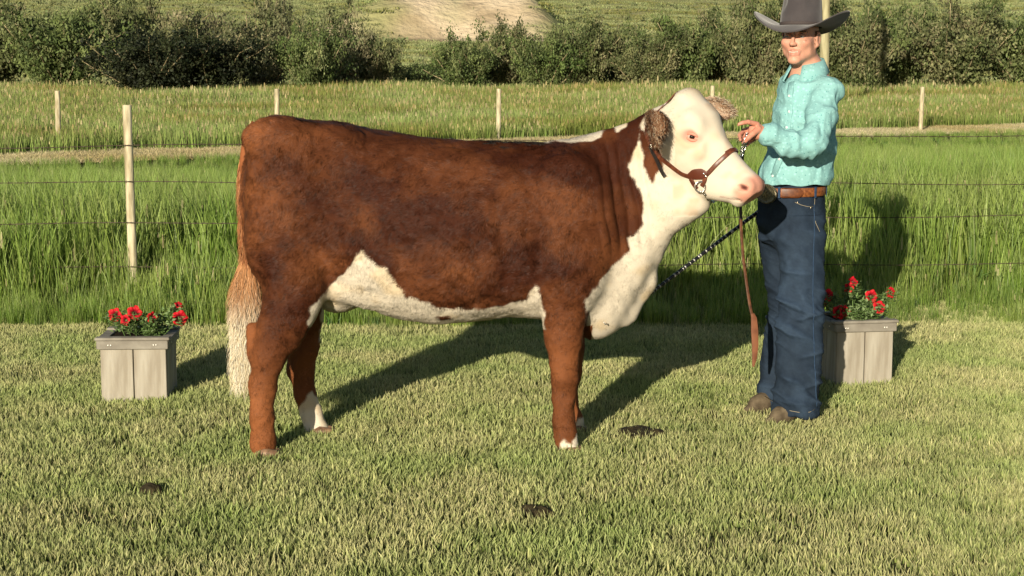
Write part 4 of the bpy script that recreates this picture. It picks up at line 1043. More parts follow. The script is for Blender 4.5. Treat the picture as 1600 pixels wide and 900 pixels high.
def pobj(name, mb, m, par=None, **k):
    o = obj(name, mb.mesh(name, parent=person, **k), m, par or person); return o
eb_m = mat('eyeball', (.32, .29, .27), .2, .4); ir_m = mat('iris_blue', (.06, .10, .13), .1, .6); tooth_m = mat('teeth', (.62, .55, .46), .3, .4)
for s_ in (1, -1):
    mb = MB(); mb.ball(h_(.032 * s_, .073, .0), .0118, 14, 10); e = pobj('eye', mb, eb_m)
    mb = MB(); mb.ball(h_(.032 * s_, .0795, -.001), .0062, 10, 8); pobj('iris', mb, ir_m, e)
    mb = MB(); mb.tube([h_(.032 * s_ + .014 * c_, .0835 - .006 * c_ * c_, .0055 - .004 * c_ * c_) for c_ in (-1, -.5, 0, .5, 1)], [.002, .003, .0035, .003, .002], 6); pobj('eyelid', mb, skin_plain if 'skin_plain' in globals() else mat('eyelid_skin', (.50, .25, .18), .5, .3), e)
mb = MB()
for q in range(-4, 4):
    l = (q + .5) * .0050; mb.box(h_(l, .0958 - 30 * l * l, -.0716 + 6 * l * l), (.0049, .004, .0042), HRm, bev=.0008)
pobj('teeth', mb, tooth_m)
hair_m = mat('short_brown_hair', lin(95, 68, 42), .8, .2, c2=lin(60, 42, 26), ns=200)
mb = MB(); r = np.random.default_rng(3)
for q in range(900):
    a = r.uniform(-2.5, 2.5) + math.pi; zz = r.uniform(-.045, .03); rl, rf = .0755, .095
    p0 = np.array([rl * math.sin(a), -.018 + rf * math.cos(a), zz])
    if p0[1] > .012 or (abs(p0[1] + .01) < .02 and zz < 0): continue
    mb.tube([h_(*p0), h_(p0[0] * 1.04, p0[1] * 1.02, p0[2] - .012)], [.0022, .0005], 3, cap=False)
pobj('hair', mb, hair_m)

# ---- shirt: body and sleeves with folds
sf = Field((M_(1165, 400)[0], 6.74, waist[2] - .08), (M_(1345, 400)[0], 7.66, M_(1250, 80)[2]), .0045)
SR = np.stack([sL, sF, U], 1)
# trunk as a loft along z
O = np.array([0, 0, 0.]); 
tz = [(288, 1189, 1294, 7.21), (275, 1189, 1299, 7.21), (250, 1194, 1304, 7.21), (220, 1202, 1306, 7.21), (190, 1209, 1305, 7.21), (160, 1213, 1303, 7.21), (140, 1218, 1300, 7.21), (128, 1224, 1296, 7.21), (119, 1236, 1284, 7.21)]
AX = U; NX = np.array([1., 0, 0]); SY = np.array([0, 1., 0])
st = []
for py, x0, x1, Y in tz:
    a, b = P(x0, py, Y), P(x1, py, Y); st.append((a[2], b[0], a[0], (.150 if py > 200 else .165 if py > 140 else .135 if py > 120 else .09), Y))
st = st[::1]
sf.loft(O, AX, NX, SY, [(u_, t_, b_, hw_, yo) for (u_, t_, b_, hw_, yo) in sorted(st)], k=.02, ex=2.3, sm=2)
sf.cone(shl, neck - U * .045, .060, .058, .03); sf.cone(shr, neck - U * .045, .056, .058, .03)
sf.chain([shl + np.array([-.01, .02, -.005]), shl * .45 + elb * .55, elb + np.array([0, 0, .0]), elb * .5 + wrl * .5 + np.array([.0, 0, -.020]), wrl * .85 + elb * .15, wrl + np.array([.030, 0, 0])], [.066, .062, .054, .048, .043, .040], .022)
sf.cone(elb + np.array([-.03, 0, -.02]), elb * .45 + wrl * .55 + np.array([0, 0, -.045]), .048, .032, .03)     # sleeve drape
sf.chain([shr + np.array([.01, -.02, 0]), elr, wrr * .9 + elr * .1], [.072, .060, .040], .025)
V, F = sf.mesh(); del sf
N = vnormals(V, F)
# folds
def seg_t(V, a, b):
    d = b - a; L = np.linalg.norm(d); t = (V - a) @ d / (L * L); r_ = V - a - t[:, None] * d; return t, np.linalg.norm(r_, axis=1), L
t, rd, L = seg_t(V, elb, wrl); arm = (rd < .12) * sstep(t, -.15, .0) * (1 - sstep(t, .88, .95))
tw = np.arctan2((V - elb)[:, 2], (V - elb)[:, 1])
d_ = arm * .0050 * np.sin(t * 2 * math.pi * 3.3 + 1.8 * tw + 3 * noise(V, .06, 3)) * (1 - .2 * t)
t2, rd2, L2 = seg_t(V, shl, elb); ua = (rd2 < .13) * sstep(t2, .0, .25) * (1 - sstep(t2, .85, 1.1)) * (1 - arm)
d_ += ua * .0045 * np.sin(t2 * 2 * math.pi * 2.2 + 1.2 * V[:, 0] * 40 + 2.5 * noise(V, .07, 4))
tr = (1 - arm) * (1 - ua)
# drag lines from armpit to waist, blousing above the belt
ph = (V[:, 0] * 22 + V[:, 2] * 14 + 4.0 * fbm(V, .14, 6)); d_ += tr * .0050 * np.sin(ph * 1.5) * sstep(V[:, 2], waist[2], waist[2] + .12)
d_ += tr * .006 * fbm(V * np.array([1, 1, .4]), .05, 7)
d_ += tr * .010 * np.exp(-((V[:, 2] - waist[2] - .045) / .03) ** 2) * (.4 + .6 * noise(V * np.array([1, 1, .1]), .035, 9))
qv = V + np.stack([noise(V, .12, 61), noise(V, .12, 62), noise(V, .12, 63)], 1) * .04; rt = qv @ np.array([[.8, .2, -.5], [.1, 1, .1], [.5, 0, .8]]) * np.array([1.3, 1, .55]); d_ += .0048 * np.clip(1 - np.abs(noise(rt * np.array([1, 1, 1.5]), .085, 64)) * 2.6, 0, 1) + .0025 * np.clip(1 - np.abs(noise(rt + 5, .05, 65)) * 2.5, 0, 1) - .003
# placket down the chest
plo = M_(1208, 200, 7.0)
V = V + N * d_[:, None]
cut = V[:, 2] > waist[2] + .012 - .01 * np.sin(V[:, 0] * 30)
V[:, 2] = np.maximum(V[:, 2], waist[2] + .006 + .004 * np.sin(V[:, 0] * 50))
me = npmesh('shirt', local(person, V), F)
shirt_m = mat('turquoise_print', (.13, .47, .47), .8, .15, bump=.25, bs=55, bd=.004)
t_ = shirt_m.node_tree; b_ = t_.nodes['Principled BSDF']; tc = t_.nodes.new('ShaderNodeTexCoord')
mp = t_.nodes.new('ShaderNodeMapping'); mp.inputs['Scale'].default_value = (1, 1, 1); t_.links.new(tc.outputs['Object'], mp.inputs[0])
def dots(scale, rad, soft, rnd):
    v = t_.nodes.new('ShaderNodeTexVoronoi'); v.inputs['Scale'].default_value = scale; v.inputs['Randomness'].default_value = rnd
    r = t_.nodes.new('ShaderNodeMapRange'); r.inputs[1].default_value = rad; r.inputs[2].default_value = rad + soft; r.inputs[3].default_value = 1; r.inputs[4].default_value = 0
    t_.links.new(mp.outputs[0], v.inputs[0]); t_.links.new(v.outputs['Distance'], r.inputs[0]); return r.outputs[0]
nz = t_.nodes.new('ShaderNodeTexNoise'); nz.inputs['Scale'].default_value = 14; t_.links.new(mp.outputs[0], nz.inputs[0])
x0 = t_.nodes.new('ShaderNodeMix'); x0.data_type = 'RGBA'; x0.inputs[6].default_value = (.20, .42, .43, 1); x0.inputs[7].default_value = (.26, .49, .49, 1); t_.links.new(nz.outputs[0], x0.inputs[0])
x1 = t_.nodes.new('ShaderNodeMix'); x1.data_type = 'RGBA'; x1.inputs[7].default_value = (.30, .57, .57, 1); t_.links.new(dots(58, .16, .22, .75), x1.inputs[0]); t_.links.new(x0.outputs[2], x1.inputs[6])
x2 = t_.nodes.new('ShaderNodeMix'); x2.data_type = 'RGBA'; x2.inputs[7].default_value = (.08, .26, .28, 1); t_.links.new(dots(64, .12, .06, 1.0), x2.inputs[0]); t_.links.new(x1.outputs[2], x2.inputs[6])
t_.links.new(x2.outputs[2], b_.inputs['Base Color'])
shirt = obj('shirt', me, shirt_m, person)
# collar
mb = MB(); cn = neck + U * .006 + sF * .004
cV = []; cF = []; k = 26
for i in range(k):
    a = -2.75 + 5.5 * i / (k - 1) + math.pi      # opening towards the chest
    dr = sF * math.cos(a) + sL * math.sin(a); lean = .5 + .5 * math.cos(a)
    topz = .050 - .034 * lean; r0 = .064; out = .018 + .020 * lean
    pt = [cn + dr * (r0 - .004) + U * (-.03), cn + dr * (r0 - .002) + U * topz, cn + dr * (r0 + .006) + U * (topz + .003), cn + dr * (r0 + out + .008) + U * (topz - .042 - .022 * lean), cn + dr * (r0 + out) + U * (topz - .046 - .022 * lean)]
    cV += pt
for i in range(k - 1):
    for j in range(4): q = i * 5 + j; cF.append((q, q + 5, q + 6, q + 1))
mb.add(cV, cF); o = pobj('collar', mb, shirt_m, shirt); md = o.modifiers.new('thick', 'SOLIDIFY'); md.thickness = .002
# cuff and buttons
mb = MB(); d = (wrl - elb) / np.linalg.norm(wrl - elb); mb.tube([wrl - d * .052, wrl - d * .048, wrl - d * .006, wrl - d * .003], [.040, .0445, .042, .036], 20); pobj('cuff', mb, shirt_m, shirt)
but_m = mat('pearl_snap', (.7, .75, .72), .2, .6)
mb = MB()
ppts = [M_(1228, 128, 7.10), M_(1219, 150, 7.055), M_(1213, 175, 7.03), M_(1208, 200, 7.03), M_(1203, 225, 7.03), M_(1197, 250, 7.04), M_(1191, 276, 7.06)]
pin = []
from mathutils.bvhtree import BVHTree
bv = BVHTree.FromPolygons([tuple(v) for v in V], [tuple(int(i) for i in f) for f in F])
for q in ppts:
    hit = bv.ray_cast(Vector(q) + Vector(sF) * .5, -Vector(sF), 1.0)[0]; pin.append(np.array(hit) if hit else q)
mb.tube([p_ + sF * .0005 for p_ in pin], .017, 8, flat=.16, flatn=sF); pobj('placket', mb, shirt_m, shirt)
for p_ in pin[1:]:
    mb = MB(); mb.tube([p_ + sF * .001, p_ + sF * .0055, p_ + sF * .0065], [.0058, .0052, .003], 10); pobj('snap_button', mb, but_m, shirt)

# ---- jeans
jf = Field((M_(1160, 640)[0], 6.86, -.02), (M_(1310, 400)[0], 7.56, waist[2] + .06), .0048)
PR = np.stack([pL, pF, U], 1)
def lg(rows, k=.03, ex=2.2):
    st = []
    for py, x0, x1, Y, hw in rows: a, b = P(x0, py, Y), P(x1, py, Y); st.append((a[2], b[0], a[0], hw, Y))
    jf.loft(O, U, NX, SY, sorted(st), k=k, ex=ex, sm=2)
lg([(288, 1186, 1284, 7.21, .135), (305, 1185, 1286, 7.21, .145), (330, 1184, 1288, 7.21, .150), (352, 1185, 1288, 7.21, .145), (372, 1188, 1286, 7.21, .12)])
lg([(335, 1210, 1288, 7.13, .08), (370, 1209, 1288, 7.12, .085), (410, 1218, 1288, 7.11, .082), (450, 1219, 1287, 7.10, .076), (490, 1218, 1285, 7.08, .070), (530, 1214, 1283, 7.07, .066), (570, 1213, 1281, 7.06, .066), (610, 1211, 1278, 7.05, .068), (646, 1210, 1275, 7.04, .070)], k=.008)
lg([(335, 1184, 1258, 7.30, .08), (370, 1185, 1254, 7.31, .082), (410, 1193, 1252, 7.32, .078), (450, 1200, 1252, 7.32, .074), (490, 1203, 1252, 7.32, .070), (530, 1195, 1248, 7.32, .066), (570, 1189, 1246, 7.32, .066), (605, 1187, 1243, 7.32, .068), (626, 1187, 1240, 7.32, .070)])
jf.ell(P(1233, 352, 7.21), (.115, .10, .11), None, .05)
V, F = jf.mesh(); del jf
N = vnormals(V, F); z = V[:, 2]
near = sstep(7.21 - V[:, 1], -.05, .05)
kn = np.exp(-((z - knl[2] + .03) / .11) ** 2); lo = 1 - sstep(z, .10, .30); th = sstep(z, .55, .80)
def ridge_(p_, sc, sd, sh=3.0): return np.clip(1 - np.abs(noise(p_, sc, sd)) * sh, 0, 1)
W_ = V + np.stack([noise(V, .16, 41), noise(V, .16, 42), noise(V, .16, 43)], 1) * .05
sl_ = W_.copy(); sl_[:, 2] += (W_[:, 0] - 1.2) * .55
d_ = .012 * ridge_(sl_ * np.array([.45, .45, 1.25]), .085, 3) * (kn * 1.3 + lo * 1.0 + .2)
d_ += .008 * ridge_((W_ + np.array([3, 0, 0])) * np.array([.8, .8, .5]), .085, 9) * (.45 + .4 * lo)
d_ += .0045 * np.sin(z * 62 + V[:, 0] * 40 + 3 * noise(V, .1, 5)) * sstep(z, .72, .80) * (1 - sstep(z, .86, .9))
d_ += .010 * fbm(V * np.array([1, 1, .5]), .11, 13) + .004 * ridge_(sl_ * np.array([.6, .6, 1.5]) + 7, .042, 19, 2.5) * (kn + lo + .35)
for (cz0, cxp, sl0, am) in ((425, 1240, .10, .012), (470, 1225, .35, .013), (492, 1262, -.30, .013), (520, 1235, .25, .011), (552, 1262, -.2, .010), (590, 1232, .3, .010), (600, 1258, -.3, .009), (625, 1245, .1, .008)):
    q0 = P(cxp, cz0, 7.05); d_ += am * np.exp(-((V[:, 2] - q0[2] + sl0 * (V[:, 0] - q0[0])) / .011) ** 2 - ((V[:, 0] - q0[0]) / .055) ** 2) * near
d_ *= sstep(z, .0, .03)
V = V + N * d_[:, None]
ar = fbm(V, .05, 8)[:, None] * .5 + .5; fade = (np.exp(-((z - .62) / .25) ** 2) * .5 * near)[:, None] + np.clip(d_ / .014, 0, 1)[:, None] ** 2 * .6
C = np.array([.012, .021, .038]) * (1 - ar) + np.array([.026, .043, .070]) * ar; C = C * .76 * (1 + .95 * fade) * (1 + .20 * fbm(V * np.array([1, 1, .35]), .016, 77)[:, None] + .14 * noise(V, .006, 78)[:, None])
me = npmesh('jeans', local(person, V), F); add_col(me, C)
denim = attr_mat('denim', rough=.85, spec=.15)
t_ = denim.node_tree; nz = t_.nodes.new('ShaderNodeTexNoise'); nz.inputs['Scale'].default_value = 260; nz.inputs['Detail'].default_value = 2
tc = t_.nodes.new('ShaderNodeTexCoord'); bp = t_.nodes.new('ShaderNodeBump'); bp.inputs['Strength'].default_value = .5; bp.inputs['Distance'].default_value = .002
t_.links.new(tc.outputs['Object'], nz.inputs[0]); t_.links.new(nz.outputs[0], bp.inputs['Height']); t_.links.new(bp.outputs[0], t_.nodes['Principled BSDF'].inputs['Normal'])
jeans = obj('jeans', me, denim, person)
bvj = BVHTree.FromPolygons([tuple(v) for v in V], [tuple(int(i) for i in f) for f in F])
st_m = mat('seam_thread', lin(150, 140, 120), .8, .1); denim_s = mat('denim_plain', (.022, .045, .09), .85, .15, c2=(.035, .065, .12), ns=60)
def onto(bvh, pts, d, off=.001):
    out = []
    for q in pts:
        h = bvh.ray_cast(Vector(q) - Vector(d) * .5, Vector(d), 1.2)
        if h[0] is not None: out.append(np.array(h[0]) + np.array(h[1]) * off * (1 if np.dot(h[1], d) < 0 else -1))
    return out
vd = np.array([0, 1.0, 0])
mb = MB(); mb.tube(onto(bvj, [M_(1278 - (py - 310) * .004 - 6 * math.sin((py - 310) / 110), py, 7.0) for py in range(322, 640, 9)], vd, .0012), .0022, 6); pobj('side_seam', mb, denim_s, jeans)
for nm, ln_ in (('pocket_stitch', [(1246, 318), (1255, 322), (1266, 325), (1276, 325)]), ('back_pocket_stitch', [(1279, 312), (1277, 330), (1278, 350), (1284, 364)]), ('hem_stitch', [(1207, 636), (1225, 639), (1245, 641), (1262, 641), (1272, 638)])):
    mb = MB(); mb.tube(onto(bvj, [M_(a, b, 7.0) for a, b in ln_], vd, .0015), .0012, 5); pobj(nm, mb, st_m, jeans)
for (a, b) in ((1250, 318), (1271, 327)):
    q = onto(bvj, [M_(a, b, 7.0)], vd, .0015)
    if q: mb = MB(); mb.ball(q[0], (.0035, .002, .0035), 8, 5); pobj('rivet', mb, mat('copper_rivet', (.6, .5, .35), .3, .5, metal=1), jeans)
# belt, loops and buckle
bz = M_(1240, 297, 7.21)[2]; xa, xb = P(1184, 297, 7.21)[0], P(1286, 297, 7.21)[0]; bc_ = np.array([(xa + xb) / 2, 7.21, bz]); ra, rb_ = (xb - xa) / 2 + .006, .150
def ell_pt(a, r=0.0, z=0.0): 
    e = 2 / 2.3; c_, s__ = math.cos(a), math.sin(a)
    return bc_ + np.array([(ra + r) * abs(c_) ** e * np.sign(c_), (rb_ + r) * abs(s__) ** e * np.sign(s__), z])
belt_m = mat('tooled_belt', lin(140, 85, 45), .45, .4, c2=lin(95, 52, 26), ns=90, bump=.6, bs=140, bd=.003)
n = 72; cV = []; cF = []
for i in range(n):
    a = 2 * math.pi * i / n
    for (r_, z_) in ((-.004, -.019), (.0015, -.019), (.0035, -.016), (.0035, .016), (.0015, .019), (-.004, .019)): cV.append(ell_pt(a, r_, z_ + .003 * math.cos(a)))
for i in range(n):
    for j in range(6): q = i * 6; w__ = ((i + 1) % n) * 6; cF.append((q + j, w__ + j, w__ + (j + 1) % 6, q + (j + 1) % 6))
mb = MB(); mb.add(cV, cF); belt = pobj('belt', mb, belt_m, sharp=40)
for a in (-.35, -1.05, -2.0, .4, 1.2, 2.2):
    mb = MB(); p0, p1 = ell_pt(a, .0065), ell_pt(a + .02, .0065); tg = (p1 - p0) / np.linalg.norm(p1 - p0); nr = np.cross(tg, U); mb.box(p0, (.011, .003, .048), np.stack([tg, nr, U], 1), bev=.001); pobj('belt_loop', mb, denim_s, jeans, smooth=False)
mb = MB(); a0, a1 = -1.92, -1.42
cV = []; cF = []
for i in range(9):
    t = i / 8; a = a0 + (a1 - a0) * t; hw = .0215 * (1 if t < .75 else math.sqrt(max(1 - ((t - .75) / .25) ** 2, .05)))
    for (r_, z_) in ((.002, -hw), (.0075, -hw * .96), (.0085, -hw * .6), (.0085, hw * .6), (.0075, hw * .96), (.002, hw)): cV.append(ell_pt(a, r_, z_ - .001))
for i in range(8):
    for j in range(5): q = i * 6 + j; cF.append((q, q + 6, q + 7, q + 1))
mb.add(cV, cF); pobj('belt_billet', mb, mat('dark_billet', lin(110, 62, 32), .4, .4, c2=lin(80, 42, 22), ns=60), belt)
pk = ell_pt(-2.35, .012); bn = np.array([-.80, -.60, .0]); bt = np.cross(U, bn); bt /= np.linalg.norm(bt)
buck_m = mat('antique_buckle', (.10, .085, .055), .35, .5, metal=.7, c2=(.28, .24, .15), ns=120, bump=.8, bs=160, bd=.003)
mb = MB(); cV = [pk + bn * .012 + U * -.006]; cF = []
for rg, (rs, o_) in enumerate(((.6, .012), (.86, .011), (.93, .014), (1.0, .011), (1.0, .004))):
    for i in range(32):
        a = 2 * math.pi * i / 32; cV.append(pk + bt * .060 * rs * math.cos(a) + U * (.042 * rs * math.sin(a) - .006) + bn * o_)
for i in range(32): cF.append((0, 1 + i, 1 + (i + 1) % 32))
for rg in range(4):
    for i in range(32): a_ = 1 + rg * 32; cF.append((a_ + i, a_ + 32 + i, a_ + 32 + (i + 1) % 32, a_ + (i + 1) % 32))
mb.add(cV, cF); bk_ = pobj('belt_buckle', mb, buck_m, belt)
mb = MB()
for i in range(5):
    a = 2 * math.pi * i / 5; c0 = pk + U * -.006 + bn * .0135; mb.tube([c0, c0 + (bt * math.cos(a) + U * math.sin(a)) * .017], [.003, .0012], 5)
pobj('buckle_emblem', mb, mat('buckle_gold', (.5, .4, .2), .3, .5, metal=.9), bk_)

# ---- boots
boot_m = mat('dusty_leather', lin(104, 92, 74), .8, .2, c2=lin(72, 62, 48), ns=25, bump=.3, bs=60, bd=.004); sole_m = mat('boot_sole', (.05, .04, .03), .8, .2)
for (ta, heel, Yt, Yh) in (((1163, 637), (1228, 640), 7.22, 7.33), ((1196, 663), (1268, 655), 6.98, 7.08)):
    toe = P(ta[0], ta[1], Yt); he = P(heel[0], heel[1], Yh); toe[2] = .03; he[2] = .045
    fF = Field(np.minimum(toe, he) - .1, np.maximum(toe, he) + np.array([.1, .1, .25]), .005)
    d = toe - he; d[2] = 0; L = np.linalg.norm(d); d /= L; sd = np.cross(U, d)
    b3 = lambda f, s, u: he * np.array([1, 1, 0]) + d * f + sd * s + U * u
    Rb = np.stack([d, sd, U], 1)
    fF.cone(b3(.02, 0, .05), b3(.05, 0, .20), .042, .048, .03); fF.ell(b3(.03, 0, .045), (.05, .036, .04), Rb, .03)
    fF.cone(b3(.06, 0, .075), b3(L - .07, 0, .045), .042, .034, .03, n=sd, f=.95); fF.cone(b3(L - .09, 0, .035), b3(L - .012, 0, .022), .040, .014, .03, n=U, f=1.25)
    V, F = fF.mesh(); V[:, 2] = np.maximum(V[:, 2], .006); V = V + vnormals(V, F) * (.003 * fbm(V, .03, 3))[:, None]
    bo = obj('boot', npmesh('boot', local(person, V), F), boot_m, person)
    mb = MB(); mb.box(b3(.0, 0, .008), (.06, .06, .022), Rb, bev=.006); mb.box(b3(L * .62, 0, .004), (L * .62, .07, .010), Rb, bev=.004); pobj('sole', mb, sole_m, bo)

# ---- hat
hat_c = h_(0, -.012, .046)
felt = mat('grey_felt', lin(80, 76, 77), .92, .1, c2=lin(66, 62, 64), ns=9, bump=.25, bs=240, bd=.0015, sheen=.25)
hr = np.stack([hL, hF, HUp], 1); nA, nB = 72, 12
def brim_z(a, t):
    sd_ = abs(math.sin(a)); return .064 * sd_ ** 2.2 * t ** 1.5 - .034 * abs(math.cos(a)) ** 2.5 * t ** 1.2 * (1.0 if math.cos(a) > 0 else .6)
V = []; F = []
def ring(fn):
    V.extend([fn(2 * math.pi * i / nA) for i in range(nA)])
rc = lambda a: (.088 * math.sin(a), .104 * math.cos(a)); 
def outer(a):
    return (.196 * math.sin(a) * (1 - .04 * math.cos(2 * a)), .190 * math.cos(a))
rows = []
for k in range(nB + 1):
    t = k / nB; rows.append([(rc(2 * math.pi * i / nA)[0] * (1 - t) + outer(2 * math.pi * i / nA)[0] * t, rc(2 * math.pi * i / nA)[1] * (1 - t) + outer(2 * math.pi * i / nA)[1] * t, brim_z(2 * math.pi * i / nA, t)) for i in range(nA)])
def l2w(p): return hat_c + hr @ np.array(p)
for rw in rows:
    for p_ in rw: V.append(l2w((p_[0], p_[1], p_[2] + .0025)))
for rw in rows:
    for p_ in rw: V.append(l2w((p_[0], p_[1], p_[2] - .0025)))
off = (nB + 1) * nA
for k in range(nB):
    for i in range(nA):
        j = (i + 1) % nA; a_ = k * nA; F.append((a_ + i, a_ + nA + i, a_ + nA + j, a_ + j)); F.append((off + a_ + i, off + a_ + j, off + a_ + nA + j, off + a_ + nA + i))
a_ = nB * nA
for i in range(nA): j = (i + 1) % nA; F.append((a_ + i, off + a_ + i, off + a_ + j, a_ + j))
mb = MB(); mb.add(V, F); hat = pobj('hat_brim', mb, felt)
# crown with a centre crease and two front dents
V = []; F = []; nC = 22
for k in range(nC + 1):
    t = k / nC
    if t < .72: q = t / .72; hgt = .128 * q; sc = 1 - .10 * q ** 1.5
    else: q = (t - .72) / .28; hgt = .128 + .016 * math.sin(q * math.pi / 2); sc = .90 * math.cos(q * math.pi / 2) ** .75
    for i in range(nA):
        a = 2 * math.pi * i / nA; x_, y_ = rc(a); x_ *= sc; y_ *= sc * (1 - .04 * math.cos(a)); z_ = hgt - .012 * math.cos(a) * (hgt / .128) ** 2 * -1 * -1
        top_ = max(0, (hgt - .10) / .044)
        z_ -= .030 * math.exp(-(x_ / .022) ** 2) * top_ * (1 if abs(y_) < .075 else .3)
        dent = math.exp(-((y_ - .060) / .035) ** 2 - ((abs(x_) - .062) / .03) ** 2) * max(0, min(1, (hgt - .055) / .05)); x_ *= 1 - .22 * dent; z_ -= .006 * dent
        V.append(l2w((x_, y_, z_)))
for k in range(nC):
    for i in range(nA): j = (i + 1) % nA; F.append((k * nA + i, k * nA + j, (k + 1) * nA + j, (k + 1) * nA + i))
mb = MB(); mb.add(V, F); pobj('hat_crown', mb, felt)
V = []; F = []
for (r_, z_) in ((.0005, .003), (.0025, .004), (.0025, .016), (.0005, .017)):
    for i in range(nA): a = 2 * math.pi * i / nA; x_, y_ = rc(a); L_ = math.hypot(x_, y_); V.append(l2w((x_ * (1 + r_ / L_), y_ * (1 + r_ / L_), z_)))
for k in range(3):
    for i in range(nA): j = (i + 1) % nA; F.append((k * nA + i, k * nA + j, (k + 1) * nA + j, (k + 1) * nA + i))
mb = MB(); mb.add(V, F); pobj('hat_band', mb, mat('hat_ribbon', lin(70, 63, 62), .8, .2), hat)
# ================================================================== HALTER, LEAD, SHOW STICK
leather = mat('halter_leather', lin(112, 62, 40), .4, .45, c2=lin(75, 38, 24), ns=60); dark_l = mat('black_strap', (.018, .014, .013), .45, .4)
chrome = mat('chain_steel', (.62, .60, .56), .25, .6, metal=1.0); brass = mat('buckle_silver', (.75, .70, .60), .25, .6, metal=1.0)
cv = [tuple(v.co) for v in body.data.vertices]; cvw = np.array(cv) + np.array(cow.location)
bvc = BVHTree.FromPolygons([tuple(v) for v in cvw], [tuple(p_.vertices) for p_ in body.data.polygons])
def wrap(pts, off=.004, sub_=10):
    """lay a polyline onto the cow's surface"""
    pts = np.array(pts, float); out = []
    for i in range(len(pts) - 1):
        for k in range(sub_): out.append(pts[i] + (pts[i + 1] - pts[i]) * k / sub_)
    out.append(pts[-1]); res = []; nr = []
    for q in out:
        loc, n_, _, _ = bvc.find_nearest(Vector(q)); res.append(np.array(loc) + np.array(n_) * off); nr.append(np.array(n_))
    res = np.array(res); nr = np.array(nr)
    for _ in range(2): res[1:-1] = (res[:-2] + res[1:-1] * 2 + res[2:]) / 4
    return res, nr
def cowpix(px, py):
    o_ = Vector((0, 0, CAM_H)); d = Vector(P(px, py, 5.0)) - o_; h = bvc.ray_cast(o_, d.normalized(), 20); return np.array(h[0]) if h[0] else P(px, py, 6.6)
def ribbon(mb, pts, nr, wd, th):
    T = np.gradient(pts, axis=0); V = []; F = []
    for i in range(len(pts)):
        t = T[i] / np.linalg.norm(T[i]); n_ = nr[i] - t * (nr[i] @ t); n_ /= np.linalg.norm(n_) + 1e-9; s = np.cross(t, n_)
        w__ = wd if np.isscalar(wd) else wd[i]
        for (a, b) in ((-.5, -.5), (-.5, .3), (-.3, .5), (.3, .5), (.5, .3), (.5, -.5)): V.append(pts[i] + s * a * w__ + n_ * b * th)
    for i in range(len(pts) - 1):
        for j in range(6): F.append((i * 6 + j, i * 6 + (j + 1) % 6, (i + 1) * 6 + (j + 1) % 6, (i + 1) * 6 + j))
    F.append(tuple(range(5, -1, -1))); F.append(tuple((len(pts) - 1) * 6 + j for j in range(6)))
    mb.add(V, F)
halter = thing('show_halter', 'brown leather show halter buckled round the heifer head with chain under its jaw', 'halter', tuple(cowpix(1095, 275)))
def hb(name, mb, m, par=None, **k): return obj(name, mb.mesh(name, parent=halter, **k), m, par or halter)
ring_c = cowpix(1094, 280) + np.array([0, -.006, 0])
p, n_ = wrap([cowpix(1013, 214), cowpix(1026, 240), cowpix(1048, 258), cowpix(1066, 271), cowpix(1082, 277)], .006); mb = MB(); ribbon(mb, p, n_, .017, .005); cs = hb('cheek_strap', mb, leather, sharp=40)
p, n_ = wrap([cowpix(1147, 231), cowpix(1135, 242), cowpix(1122, 254), cowpix(1110, 267), cowpix(1101, 276)], .006)
# carry the noseband over the bridge to the far side
fr = [hp(.305, -.06, -.075), hp(.302, -.02, -.07), hp(.300, .004, -.04), hp(.300, .006, 0), hp(.300, .004, .04), hp(.30, -.01, .062)]
p2, n2_ = wrap(fr + [cowpix(1143, 235), cowpix(1133, 244), cowpix(1122, 254), cowpix(1110, 267), cowpix(1101, 276)], .006); mb = MB(); ribbon(mb, p2, n2_, .017, .005); nb_ = hb('noseband', mb, leather, sharp=40)
p, n_ = wrap([cowpix(1076, 274), cowpix(1086, 271), cowpix(1096, 271), cowpix(1106, 272)], .010, 6); mb = MB(); ribbon(mb, p, n_, np.interp(np.linspace(0, 1, len(p)), [0, .3, .7, 1], [.020, .042, .042, .022]), .006); pad = hb('leather_patch', mb, mat('dark_patch', lin(88, 44, 30), .35, .5), sharp=40)
for (a, b) in ((1099, 271), (1102, 275), (1016, 226)):
    mb = MB(); mb.ball(cowpix(a, b) + np.array([0, -.016, 0]), (.005, .003, .005), 8, 5); hb('stud', mb, brass, pad)
p, n_ = wrap([cowpix(1080, 278), cowpix(1085, 287), cowpix(1090, 293)], .009, 5); mb = MB(); ribbon(mb, p, n_, .016, .005)
hb('ring_strap', mb, leather, pad)
p, n_ = wrap([cowpix(1103, 274), cowpix(1102, 282), cowpix(1098, 290)], .009, 5); mb = MB(); ribbon(mb, p, n_, .016, .005); hb('ring_strap', mb, leather, pad)
rc_ = P(1094, 292, cowpix(1094, 286)[1] - .014); mb = MB(); mb.torus(rc_, .021, .0030, (1, 0, 0), (0, -.1, 1), 24, 8); hb('ring', mb, chrome)
# crown strap over the poll behind the ears, and its loose end
p, n_ = wrap([cowpix(1013, 216), cowpix(1012, 196), hp(-.02, -.16, .10), hp(-.045, -.09, .075), hp(-.05, -.05, .03), hp(-.05, -.05, -.03), hp(-.035, -.10, -.075), hp(-.01, -.16, -.09), hp(.08, -.2, -.09), hp(.2, -.2, -.08), hp(.30, -.19, -.065), hp(.30, -.06, -.070)], .006, 8); mb = MB(); ribbon(mb, p, n_, .017, .005); hb('crown_strap', mb, leather, sharp=40)
p, n_ = wrap([cowpix(1019, 228), cowpix(1027, 245), cowpix(1034, 262), cowpix(1040, 276)], .012, 6); mb = MB(); ribbon(mb, p, n_, .015, .004); hb('loose_strap_end', mb, dark_l, sharp=40)
mb = MB(); bq_ = cowpix(1020, 228) + np.array([0, -.012, 0]); mb.torus(bq_, .0115, .0022, (.8, 0, -.6), (.6, 0, .8), 4, 6); hb('buckle', mb, brass, cs)
